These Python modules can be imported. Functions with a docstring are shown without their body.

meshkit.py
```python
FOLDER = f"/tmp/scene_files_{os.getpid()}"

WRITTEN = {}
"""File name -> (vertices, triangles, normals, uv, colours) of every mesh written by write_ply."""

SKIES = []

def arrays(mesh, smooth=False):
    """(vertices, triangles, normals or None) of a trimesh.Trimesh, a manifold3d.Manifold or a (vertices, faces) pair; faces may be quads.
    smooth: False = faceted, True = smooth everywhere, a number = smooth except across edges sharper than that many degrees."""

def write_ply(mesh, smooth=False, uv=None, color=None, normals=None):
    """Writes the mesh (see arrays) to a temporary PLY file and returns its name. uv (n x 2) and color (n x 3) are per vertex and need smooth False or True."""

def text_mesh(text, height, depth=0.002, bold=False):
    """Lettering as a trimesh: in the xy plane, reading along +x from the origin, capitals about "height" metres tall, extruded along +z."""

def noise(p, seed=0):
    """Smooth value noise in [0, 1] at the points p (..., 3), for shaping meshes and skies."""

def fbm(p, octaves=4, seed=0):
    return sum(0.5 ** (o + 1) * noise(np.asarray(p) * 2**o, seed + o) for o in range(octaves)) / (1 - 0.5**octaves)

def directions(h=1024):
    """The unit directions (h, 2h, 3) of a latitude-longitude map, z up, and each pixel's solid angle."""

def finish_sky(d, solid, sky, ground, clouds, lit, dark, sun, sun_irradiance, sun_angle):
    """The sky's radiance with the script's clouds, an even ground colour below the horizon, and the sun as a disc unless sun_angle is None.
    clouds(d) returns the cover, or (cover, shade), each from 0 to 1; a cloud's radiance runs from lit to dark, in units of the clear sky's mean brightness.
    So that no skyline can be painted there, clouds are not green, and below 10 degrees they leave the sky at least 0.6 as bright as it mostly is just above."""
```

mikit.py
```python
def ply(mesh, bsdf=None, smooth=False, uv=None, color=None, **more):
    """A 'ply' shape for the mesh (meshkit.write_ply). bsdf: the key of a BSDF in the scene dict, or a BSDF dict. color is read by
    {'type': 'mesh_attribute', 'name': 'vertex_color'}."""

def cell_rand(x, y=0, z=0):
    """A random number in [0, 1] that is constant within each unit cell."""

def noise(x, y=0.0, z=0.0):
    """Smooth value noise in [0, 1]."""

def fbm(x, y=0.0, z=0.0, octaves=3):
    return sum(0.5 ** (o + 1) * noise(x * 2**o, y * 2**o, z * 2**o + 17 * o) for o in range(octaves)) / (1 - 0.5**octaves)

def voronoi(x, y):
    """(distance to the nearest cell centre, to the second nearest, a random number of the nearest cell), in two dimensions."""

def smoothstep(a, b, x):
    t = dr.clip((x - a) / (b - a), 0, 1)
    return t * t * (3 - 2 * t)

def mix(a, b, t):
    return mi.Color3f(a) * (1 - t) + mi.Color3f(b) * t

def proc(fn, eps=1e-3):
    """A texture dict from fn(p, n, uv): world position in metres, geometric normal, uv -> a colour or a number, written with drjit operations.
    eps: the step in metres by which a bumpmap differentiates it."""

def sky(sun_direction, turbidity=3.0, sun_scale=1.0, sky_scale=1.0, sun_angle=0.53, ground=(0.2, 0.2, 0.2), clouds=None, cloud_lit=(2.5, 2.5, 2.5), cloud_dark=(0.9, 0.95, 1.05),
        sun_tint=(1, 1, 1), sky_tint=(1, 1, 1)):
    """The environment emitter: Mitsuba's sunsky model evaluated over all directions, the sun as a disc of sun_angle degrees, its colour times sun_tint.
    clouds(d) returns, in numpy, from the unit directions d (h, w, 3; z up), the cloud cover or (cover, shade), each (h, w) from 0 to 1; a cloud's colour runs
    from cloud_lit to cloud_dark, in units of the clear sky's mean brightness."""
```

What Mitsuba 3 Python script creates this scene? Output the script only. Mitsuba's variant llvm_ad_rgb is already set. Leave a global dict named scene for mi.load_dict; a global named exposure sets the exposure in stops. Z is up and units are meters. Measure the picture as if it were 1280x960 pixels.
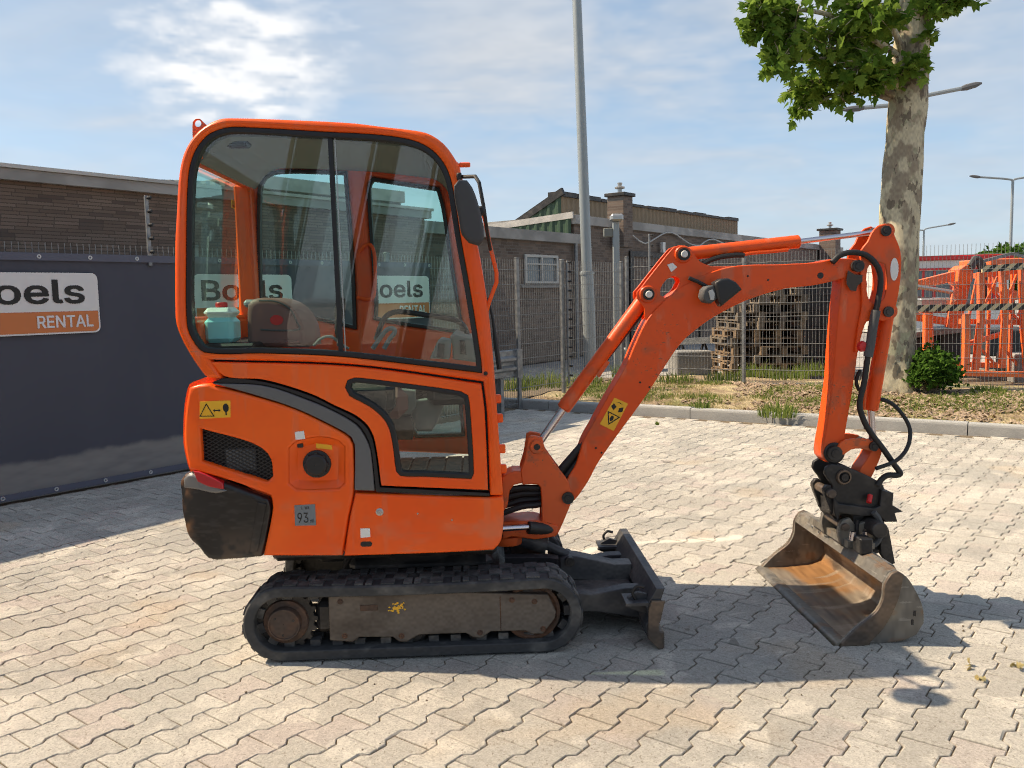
"""Compact orange excavator on a yard paved with bone-shaped concrete stones, wire fences, brick sheds and a plane tree behind."""
import math
import numpy as np
import trimesh
import manifold3d as m3
import drjit as dr
import mitsuba as mi
import mikit
import meshkit
from mikit import proc, noise, fbm, mix, smoothstep, cell_rand
from shapely.geometry import Polygon, LineString, MultiPolygon, Point

# ------------------------------------------------------------------ camera, sky, exposure
T = mi.ScalarTransform4f
TH, RO, EYE = math.radians(5.65), math.radians(-1.3), np.array([0, 0, 1.5])
_F = np.array([0, math.cos(TH), -math.sin(TH)])
_U0 = np.array([0, math.sin(TH), math.cos(TH)])
_UP = -math.sin(RO) * np.array([1, 0, 0]) + math.cos(RO) * _U0
scene, labels = {}, {}
scene['camera'] = {'type': 'perspective', 'fov': 2 * math.degrees(math.atan(640 / 1080)), 'fov_axis': 'x', 'near_clip': 0.05, 'far_clip': 3000.0,
                   'to_world': T().look_at(origin=EYE.tolist(), target=(EYE + _F).tolist(), up=_UP.tolist())}
SUN = (-0.665, 0.095, 0.743)


def clouds(d):
    """thin high cloud all over, one brighter patch up to the left, ragged streaks on the right"""
    az, el = np.degrees(np.arctan2(d[..., 0], d[..., 1])), np.degrees(np.arcsin(d[..., 2]))
    z = np.maximum(d[..., 2], 0.04) + 0.12
    q = np.stack([d[..., 0] / z, d[..., 1] / z, 0 * z], -1)
    w = meshkit.fbm(q * 2.2 + 31.0, 4, 17) - 0.5
    q = q + np.stack([w, -0.6 * w, 0 * w], -1) * 0.55
    n1 = meshkit.fbm(q * np.array([1.9, 3.0, 1]) + 7.3, 7, 3)
    n2 = meshkit.fbm(q * np.array([8.0, 15.0, 1]) + 2.1, 5, 9)
    veil = np.clip((n1 - 0.33) * 2.3, 0, 1) * (0.45 + 0.6 * n2)
    a = np.stack([az / 2.2 + el / 3, el / 1.0 - az / 9, 0 * az], -1)
    ripple = meshkit.fbm(a * np.array([1.0, 1.5, 1]) + 11.0, 6, 41)
    r = np.hypot((az + 17.0) / 7.2, (el - 14.6 - 0.10 * (az + 17)) / 4.6)
    warp = 0.9 * (meshkit.fbm(a * 0.40 + 4.0, 6, 5) - 0.5) + 0.8 * (ripple - 0.5)
    patch = np.clip((1.05 - r + 0.8 * warp) * 2.0, 0, 1) * np.clip(2.3 * (ripple - 0.13), 0.12, 0.95)
    n2 = 0.5 * n2 + 0.5 * ripple
    band = np.clip(1.3 - np.abs((el - 14.5 - 0.10 * (az - 5)) / 5.5), 0, 1) * np.clip((az + 9) / 7, 0, 1) * np.clip((n1 + 0.7 * n2 - 0.55) * 1.8, 0, 1)
    low = np.clip((9.5 - el) / 9.5, 0, 1) * 0.30
    cover = 1 - (1 - np.clip(patch, 0, 0.95)) * (1 - 0.72 * veil) * (1 - 0.85 * np.clip(band, 0, 1)) * (1 - 1.35 * low)
    shade = np.clip(0.55 - 0.6 * patch + 0.35 * (1 - n2) + 0.25 * low, 0, 1)
    return np.clip(1 - (1 - cover) * 0.78, 0, 0.97), shade


scene['sky'] = mikit.sky(SUN, turbidity=3.4, clouds=clouds, cloud_lit=(2.55, 2.55, 2.55), cloud_dark=(1.12, 1.24, 1.40), sky_tint=(0.97, 0.96, 0.86), sun_tint=(1.0, 0.99, 0.96), sky_scale=1.0, sun_scale=1.0)
exposure = 2.3

# ------------------------------------------------------------------ materials


def tex(fn):
    return proc(fn)


def mat(name, **kw):
    bump = kw.pop('bump', None)
    b = {'type': 'principled', **kw}
    if bump:
        b = {'type': 'bumpmap', 'arbitrary': tex(bump[0]), 'scale': bump[1], 'bsdf': b}
    scene[name] = {'type': 'twosided', 'bsdf': b}
    return name


def rgb(r, g, b):
    return {'type': 'rgb', 'value': [r, g, b]}


def plain(name, c, rough=0.5, **kw):
    return mat(name, base_color=rgb(*c), roughness=rough, **kw)


def blotch(a, b, scale, lo=0.35, hi=0.65, grain=0.0, gs=90.0):
    def fn(p, n, uv):
        t = smoothstep(lo, hi, fbm(p.x * scale, p.y * scale, p.z * scale, 4))
        c = mix(a, b, t)
        if grain:
            c = c * (1 - grain + 2 * grain * noise(p.x * gs, p.y * gs, p.z * gs))
        return c
    return tex(fn)


def orange_fn(p, n, uv):
    t = fbm(p.x * 2.6, p.y * 2.6, p.z * 2.6, 4)
    c = mix((0.83, 0.090, 0.0035), (0.88, 0.125, 0.010), smoothstep(0.35, 0.7, t))
    # thin dust film, heavier low down, and a few rubbed scratches
    dust = smoothstep(0.52, 0.8, fbm(p.x * 9, p.y * 9, p.z * 9, 4)) * (0.10 + 0.22 * smoothstep(0.85, 0.45, p.z))
    run = smoothstep(0.60, 0.76, fbm(p.x * 26, p.y * 26, p.z * 1.6, 4)) * 0.16
    dust = dr.maximum(dust, run)
    c = mix(c, (0.36, 0.25, 0.16), dust)
    s = smoothstep(0.80, 0.86, noise(p.x * 7, p.y * 60, p.z * 95)) * smoothstep(0.6, 0.72, fbm(p.x * 3 + 9, p.y * 3, p.z * 3, 2))
    return mix(c, (0.42, 0.20, 0.12), s * 0.5)


mat('m_orange', base_color=tex(orange_fn), roughness=0.36, specular=0.35, clearcoat=0.18, clearcoat_gloss=0.8)


def orange_worn_fn(p, n, uv):
    t = fbm(p.x * 5, p.y * 5, p.z * 5, 4)
    c = mix((0.62, 0.085, 0.014), (0.72, 0.12, 0.022), t)
    g = smoothstep(0.60, 0.74, fbm(p.x * 14, p.y * 14, p.z * 14, 4))
    c = mix(c, (0.20, 0.09, 0.05), g * 0.55)
    chip = smoothstep(0.80, 0.86, noise(p.x * 120, p.y * 120, p.z * 120)) * smoothstep(0.52, 0.65, fbm(p.x * 5, p.y * 5, p.z * 5, 2))
    return mix(c, (0.16, 0.10, 0.07), chip * 0.7)


mat('m_orange_worn', base_color=tex(orange_worn_fn), roughness=0.42, specular=0.45)
def orange_boom_fn(p, n, uv):
    t = fbm(p.x * 3.3 + 4, p.y * 3.3, p.z * 3.3, 4)
    c = mix((0.68, 0.066, 0.005), (0.76, 0.098, 0.012), t)
    g = smoothstep(0.56, 0.74, fbm(p.x * 8, p.y * 8, p.z * 8, 4))
    c = mix(c, (0.26, 0.10, 0.05), g * 0.45)
    d = smoothstep(0.58, 0.74, fbm(p.x * 20, p.y * 20, p.z * 5, 4))
    c = mix(c, (0.42, 0.30, 0.20), d * 0.22)
    chip = smoothstep(0.84, 0.88, noise(p.x * 110, p.y * 110, p.z * 110)) * smoothstep(0.55, 0.66, fbm(p.x * 4, p.y * 4, p.z * 4, 2))
    return mix(c, (0.20, 0.10, 0.06), chip * 0.7)


mat('m_orange_boom', base_color=tex(orange_boom_fn), roughness=0.40, specular=0.35, clearcoat=0.08)
mat('m_orange_far', base_color=blotch((0.86, 0.17, 0.04), (0.74, 0.17, 0.07), 3.0), roughness=0.45)
mat('m_black_steel', base_color=blotch((0.012, 0.012, 0.013), (0.045, 0.040, 0.036), 9.0, 0.4, 0.75, 0.25), roughness=0.5)


def bumper_fn(p, n, uv):
    c = mix((0.008, 0.008, 0.009), (0.022, 0.023, 0.026), fbm(p.x * 6, p.y * 6, p.z * 6, 3))
    edge = smoothstep(-1.32, -1.41, p.x + 0.16 * (fbm(p.x * 12, p.y * 12, p.z * 12, 4) - 0.5))
    rust = smoothstep(0.36, 0.55, fbm(p.x * 16, p.y * 16, p.z * 9, 4)) * edge
    s = smoothstep(0.5, 0.8, fbm(p.x * 24, p.y * 24, p.z * 60, 4))
    c = mix(c, (0.075, 0.072, 0.07), s * 0.28)
    c = mix(c, (0.34, 0.16, 0.07), rust * 0.9)
    low = smoothstep(0.62, 0.47, p.z) * smoothstep(0.4, 0.6, fbm(p.x * 20, p.y * 20, p.z * 14 + 5, 4))
    return mix(c, (0.13, 0.085, 0.055), low * 0.4)


mat('m_bumper', base_color=tex(bumper_fn), roughness=0.30)
mat('m_rubber', base_color=blotch((0.034, 0.036, 0.039), (0.105, 0.102, 0.096), 11.0, 0.45, 0.8, 0.2), roughness=0.75)
mat('m_rubber_dusty', base_color=blotch((0.045, 0.046, 0.048), (0.13, 0.126, 0.118), 14.0, 0.4, 0.8, 0.25), roughness=0.85)
mat('m_frame_steel', base_color=blotch((0.125, 0.105, 0.087), (0.07, 0.055, 0.044), 7.0, 0.35, 0.7, 0.2), roughness=0.6, metallic=0.15)
mat('m_rust_brown', base_color=blotch((0.11, 0.055, 0.032), (0.055, 0.038, 0.03), 10.0, 0.35, 0.7, 0.25), roughness=0.7)


def bucket_fn(p, n, uv):
    t = fbm(p.x * 5, p.y * 3, p.z * 5, 4)
    c = mix((0.26, 0.215, 0.165), (0.33, 0.175, 0.075), smoothstep(0.46, 0.66, t))
    k = smoothstep(0.52, 0.72, fbm(p.x * 9 + 3, p.y * 6, p.z * 9, 4))
    c = mix(c, (0.15, 0.135, 0.12), k * 0.8)
    st = smoothstep(0.55, 0.75, fbm(p.x * 4, p.y * 22, p.z * 4 + 2, 4))
    c = mix(c, (0.40, 0.34, 0.27), st * 0.6)
    dk = smoothstep(0.58, 0.72, fbm(p.x * 13 + 7, p.y * 5, p.z * 13, 4))
    c = mix(c, (0.07, 0.05, 0.04), dk * 0.65)
    s = noise(p.x * 60, p.y * 9, p.z * 60)
    return c * (0.72 + 0.5 * s)


mat('m_bucket_in', base_color=tex(bucket_fn), roughness=0.45, metallic=0.35)


def bucket_out_fn(p, n, uv):
    t = fbm(p.x * 7, p.y * 7, p.z * 7, 4)
    c = mix((0.15, 0.142, 0.128), (0.21, 0.19, 0.155), smoothstep(0.4, 0.65, t))
    k = smoothstep(0.56, 0.7, fbm(p.x * 15 + 3, p.y * 15, p.z * 15, 4))
    c = mix(c, (0.19, 0.11, 0.06), k * 0.55)
    dk = smoothstep(0.55, 0.72, fbm(p.x * 10 + 7, p.y * 10, p.z * 10, 4))
    c = mix(c, (0.06, 0.052, 0.045), dk * 0.6)
    sc = smoothstep(0.78, 0.86, noise(p.x * 14, p.y * 14, p.z * 90))
    c = mix(c, (0.30, 0.29, 0.27), sc * 0.45)
    return c * (0.78 + 0.42 * noise(p.x * 70, p.y * 70, p.z * 24))


mat('m_bucket_out', base_color=tex(bucket_out_fn), roughness=0.5, metallic=0.3)
mat('m_blade', base_color=blotch((0.035, 0.037, 0.042), (0.09, 0.085, 0.08), 9.0, 0.4, 0.75, 0.2), roughness=0.5)
mat('m_wear_steel', base_color=blotch((0.16, 0.12, 0.09), (0.09, 0.075, 0.065), 14.0, 0.35, 0.7, 0.2), roughness=0.45, metallic=0.5)
scene['m_chrome'] = {'type': 'twosided', 'bsdf': {'type': 'roughconductor', 'material': 'Cr', 'alpha': 0.12}}
plain('m_hose', (0.014, 0.014, 0.015), 0.55)
plain('m_hose_sleeve', (0.075, 0.078, 0.08), 0.7)
plain('m_seal', (0.008, 0.009, 0.012), 0.45)
plain('m_black_plastic', (0.014, 0.015, 0.017), 0.5)
plain('m_grey_plastic', (0.115, 0.118, 0.122), 0.55)
plain('m_light_plastic', (0.17, 0.18, 0.17), 0.5)
plain('m_mirror_back', (0.035, 0.035, 0.038), 0.6)
plain('m_liner', (0.20, 0.21, 0.20), 0.85)
plain('m_seat', (0.20, 0.095, 0.082), 0.6)
plain('m_red_lens', (0.42, 0.012, 0.02), 0.15, clearcoat=0.8)
plain('m_yellow', (0.78, 0.42, 0.02), 0.5)
plain('m_ink', (0.01, 0.01, 0.01), 0.6)
plain('m_white_sticker', (0.72, 0.72, 0.70), 0.5)
plain('m_grey_sticker', (0.16, 0.18, 0.20), 0.5)
plain('m_silver', (0.42, 0.43, 0.43), 0.35, metallic=0.6)
plain('m_red', (0.55, 0.02, 0.02), 0.4)
scene['m_glass'] = {'type': 'thindielectric', 'int_ior': 1.5, 'specular_transmittance': rgb(0.80, 0.90, 0.87)}
scene['m_glass_green'] = {'type': 'thindielectric', 'int_ior': 1.5, 'specular_transmittance': rgb(0.62, 0.90, 0.82)}
plain('m_window_dark', (0.10, 0.12, 0.14), 0.08, specular=0.7)
plain('m_bottle_white', (0.72, 0.80, 0.74), 0.35)
plain('m_bottle_blue', (0.30, 0.70, 0.72), 0.3)


def paver_fn(p, n, uv):
    tone = uv.x
    c = mix((0.312, 0.296, 0.264), (0.39, 0.371, 0.330), tone)
    c = mix(c, (0.35, 0.310, 0.282), smoothstep(0.72, 1.0, uv.y) * 0.8)
    big = fbm(p.x * 0.9 + 3, p.y * 0.9, 0.0, 4)
    c = c * (0.80 + 0.38 * big)
    grey = smoothstep(0.52, 0.70, fbm(p.x * 2.3 + 40, p.y * 2.3, 1.0, 4))
    c = mix(c, mi.Color3f(0.25, 0.245, 0.225), grey * 0.6)
    smear = smoothstep(0.55, 0.78, fbm(p.x * 3.0, p.y * 13.0, 5.0, 4))
    c = mix(c, (0.31, 0.295, 0.255), smear * 0.35)
    rust = smoothstep(0.66, 0.80, fbm(p.x * 1.7 + 11, p.y * 1.7 + 5, 2.0, 4))
    c = mix(c, (0.38, 0.30, 0.21), rust * 0.35)
    pale = smoothstep(0.63, 0.74, fbm(p.x * 5 + 21, p.y * 5 + 7, 2.0, 3))
    c = mix(c, (0.50, 0.47, 0.41), pale * 0.45)
    grit = noise(p.x * 240, p.y * 240, 0.0)
    g2 = noise(p.x * 110, p.y * 110, 3.0)
    c = c * (0.70 + 0.36 * grit + 0.26 * g2)
    dark = smoothstep(0.86, 0.92, noise(p.x * 130, p.y * 130, 7.0))
    c = mix(c, (0.12, 0.10, 0.08), dark * 0.55)
    # scrapes left by tracks and tools, and a few dark drips
    sc = smoothstep(0.80, 0.88, noise(p.x * 9 + p.y * 4, p.y * 60 - p.x * 30, 2.0)) * smoothstep(0.5, 0.64, fbm(p.x * 1.3 + 5, p.y * 1.3, 9.0, 3))
    c = mix(c, (0.52, 0.49, 0.43), sc * 0.4)
    # a pale dried splash running across the stones beyond the blade
    (ax_, ay_), (bx_, by_) = (0.429,5.013), (1.385,5.265)
    tt = dr.clip(((p.x - ax_) * (bx_ - ax_) + (p.y - ay_) * (by_ - ay_)) / ((bx_ - ax_)**2 + (by_ - ay_)**2), 0, 1)
    dd = dr.sqrt(dr.square(p.x - ax_ - tt * (bx_ - ax_)) + dr.square(p.y - ay_ - tt * (by_ - ay_) - 0.05 * dr.sin(tt * 5)))
    c = mix(c, (0.60, 0.57, 0.49), smoothstep(0.055, 0.015, dd + 0.05 * (fbm(p.x * 14, p.y * 14, 1.0, 3) - 0.5)) * 0.75)
    drip = smoothstep(0.905, 0.93, noise(p.x * 17 + 3, p.y * 17, 4.0)) * smoothstep(0.52, 0.62, fbm(p.x * 0.9 + 2, p.y * 0.9, 6.0, 3))
    return mix(c, (0.10, 0.09, 0.075), drip * 0.6)


mat('m_paver', base_color=tex(paver_fn), roughness=0.85, specular=0.25)


def sand_fn(p, n, uv):
    t = fbm(p.x * 30, p.y * 30, 0.0, 3)
    return mix((0.10, 0.080, 0.058), (0.165, 0.135, 0.10), t)


mat('m_joint_sand', base_color=tex(sand_fn), roughness=0.95, specular=0.1)


def yard_fn(p, n, uv):
    t = fbm(p.x * 0.35, p.y * 0.35, 0.0, 5)
    c = mix((0.26, 0.25, 0.235), (0.17, 0.165, 0.16), smoothstep(0.4, 0.65, t))
    return c * (0.85 + 0.3 * noise(p.x * 14, p.y * 14, 0.0))


mat('m_yard', base_color=tex(yard_fn), roughness=0.9, specular=0.2)


def kerb_fn(p, n, uv):
    t = fbm(p.x * 6, p.y * 6, p.z * 6, 4)
    c = mix((0.24, 0.245, 0.245), (0.34, 0.335, 0.32), t)
    return c * (0.86 + 0.28 * noise(p.x * 120, p.y * 120, p.z * 120))


mat('m_kerb', base_color=tex(kerb_fn), roughness=0.85)


def soil_fn(p, n, uv):
    t = fbm(p.x * 2.5, p.y * 2.5, 0.0, 4)
    c = mix((0.20, 0.15, 0.10), (0.30, 0.25, 0.15), smoothstep(0.35, 0.65, t))
    g = smoothstep(0.56, 0.72, fbm(p.x * 1.4 + 8, p.y * 1.4, 1.0, 4))
    c = mix(c, (0.13, 0.145, 0.05), g * 0.7)
    return c * (0.6 + 0.8 * noise(p.x * 45, p.y * 45, 0.0))


mat('m_soil', base_color=tex(soil_fn), roughness=0.95, specular=0.1)
mat('m_mulch', base_color=blotch((0.20, 0.14, 0.095), (0.37, 0.285, 0.205), 22.0, 0.3, 0.7), roughness=0.9)


def brick_fn(bl, bh, joint, dark, light, mortar, along):
    def fn(p, n, uv):
        s = p.x * along[0] + p.y * along[1]
        row = dr.floor(p.z / bh)
        off = cell_rand(row, 3.0, 1.0) * bl
        col = dr.floor((s + off) / bl)
        fz, fs = p.z / bh - row, (s + off) / bl - col
        k = cell_rand(col, row, 5.0)
        c = mix(dark, light, k)
        c = mix(c, (0.10, 0.075, 0.065), smoothstep(0.82, 0.9, cell_rand(col, row, 9.0)) * 0.7)
        m = dr.maximum(smoothstep(joint / bh, 0.3 * joint / bh, dr.minimum(fz, 1 - fz)), smoothstep(joint / bl, 0.3 * joint / bl, dr.minimum(fs, 1 - fs)))
        c = mix(c, mortar, m)
        return c * (0.84 + 0.32 * fbm(p.x * 3, p.y * 3, p.z * 9, 3))
    return tex(fn)


mat('m_brick_dark', base_color=brick_fn(0.22, 0.031, 0.006, (0.155, 0.112, 0.086), (0.215, 0.160, 0.126), (0.095, 0.077, 0.064), (0.588, 0.809)), roughness=0.85, specular=0.25)
mat('m_brick_grey', base_color=brick_fn(0.22, 0.065, 0.011, (0.12, 0.092, 0.078), (0.19, 0.145, 0.118), (0.16, 0.145, 0.13), (0.588, 0.809)), roughness=0.85, specular=0.25)
mat('m_fascia', base_color=blotch((0.22, 0.215, 0.205), (0.33, 0.32, 0.305), 2.0), roughness=0.7)
mat('m_fascia_trim', base_color=blotch((0.36, 0.355, 0.34), (0.46, 0.45, 0.43), 3.0), roughness=0.6)
plain('m_roof', (0.12, 0.12, 0.115), 0.9)
plain('m_green_metal', (0.030, 0.064, 0.036), 0.5)
plain('m_tan_metal', (0.205, 0.155, 0.10), 0.7)
plain('m_hall_metal', (0.20, 0.215, 0.22), 0.5)
plain('m_white_frame', (0.62, 0.62, 0.60), 0.5)
mat('m_galv', base_color=blotch((0.19, 0.20, 0.21), (0.27, 0.28, 0.285), 20.0), roughness=0.5, metallic=0.45)
plain('m_pole', (0.30, 0.335, 0.35), 0.45, metallic=0.3)
def tarp_fn(p, n, uv):
    c = mix((0.082, 0.087, 0.112), (0.104, 0.109, 0.134), fbm(p.x * 2.2, p.y * 2.2, p.z * 0.8, 4))
    st = smoothstep(0.62, 0.8, fbm(p.x * 12, p.y * 12, p.z * 1.2, 4))
    c = mix(c, (0.11, 0.115, 0.13), st * 0.35)
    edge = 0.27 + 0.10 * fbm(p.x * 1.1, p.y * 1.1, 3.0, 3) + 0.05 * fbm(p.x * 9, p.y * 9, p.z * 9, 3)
    d = smoothstep(edge, edge - 0.05, p.z) * (0.45 + 0.55 * fbm(p.x * 7, p.y * 7, p.z * 22, 4))  # pale foot band painted in for sunlit ground showing through the cloth
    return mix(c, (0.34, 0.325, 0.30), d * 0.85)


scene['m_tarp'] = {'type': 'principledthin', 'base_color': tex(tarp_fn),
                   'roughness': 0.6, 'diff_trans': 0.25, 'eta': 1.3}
plain('m_sign_white', (0.62, 0.62, 0.62), 0.5)
plain('m_sign_orange', (0.52, 0.16, 0.045), 0.5)
plain('m_grommet', (0.5, 0.5, 0.5), 0.4, metallic=0.6)


def bark_fn(p, n, uv):
    a = fbm(p.x * 5 + 3, p.y * 5, p.z * 2.6, 4)
    b = fbm(p.x * 9, p.y * 9 + 7, p.z * 5.5, 4)
    c = mix((0.25, 0.205, 0.15), (0.34, 0.29, 0.215), b)
    c = mix(c, (0.52, 0.465, 0.33), smoothstep(0.49, 0.57, a))
    c = mix(c, (0.36, 0.345, 0.235), smoothstep(0.555, 0.575, b) * smoothstep(0.53, 0.5, a))
    c = mix(c, (0.13, 0.105, 0.08), smoothstep(0.60, 0.63, fbm(p.x * 14, p.y * 14, p.z * 5, 4)) * 0.8)
    return c * (0.8 + 0.4 * noise(p.x * 60, p.y * 60, p.z * 26))


mat('m_bark', base_color=tex(bark_fn), roughness=0.85, specular=0.2)


def leafmat(name, a, b, trans=0.75):
    scene[name] = {'type': 'principledthin', 'base_color': tex(lambda p, n, uv: mix(a, b, uv.x)), 'roughness': 0.42, 'diff_trans': trans, 'eta': 1.4}


leafmat('m_leaf', (0.085, 0.17, 0.025), (0.24, 0.35, 0.06), 0.95)
leafmat('m_bush_leaf', (0.035, 0.085, 0.016), (0.10, 0.19, 0.03), 0.6)
leafmat('m_grass', (0.12, 0.19, 0.045), (0.26, 0.30, 0.08), 0.8)
leafmat('m_dry_grass', (0.36, 0.29, 0.13), (0.46, 0.40, 0.21), 0.6)
mat('m_wood', base_color=blotch((0.21, 0.145, 0.088), (0.12, 0.088, 0.06), 5.0, 0.3, 0.7, 0.2, 40.0), roughness=0.8)
mat('m_wood_grey', base_color=blotch((0.19, 0.155, 0.115), (0.11, 0.092, 0.075), 5.0, 0.3, 0.7, 0.2, 40.0), roughness=0.85)
plain('m_crate', (0.030, 0.032, 0.036), 0.6)
mat('m_concrete', base_color=blotch((0.18, 0.18, 0.175), (0.26, 0.255, 0.245), 2.5, 0.3, 0.7, 0.15), roughness=0.9)


def hazard_fn(p, n, uv):
    k = (p.x * 0.9 - p.z) / 0.16
    return mix((0.68, 0.55, 0.33), (0.03, 0.03, 0.03), smoothstep(0.48, 0.52, k - dr.floor(k)))


mat('m_hazard', base_color=tex(hazard_fn), roughness=0.6)

# ------------------------------------------------------------------ mesh helpers


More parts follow.
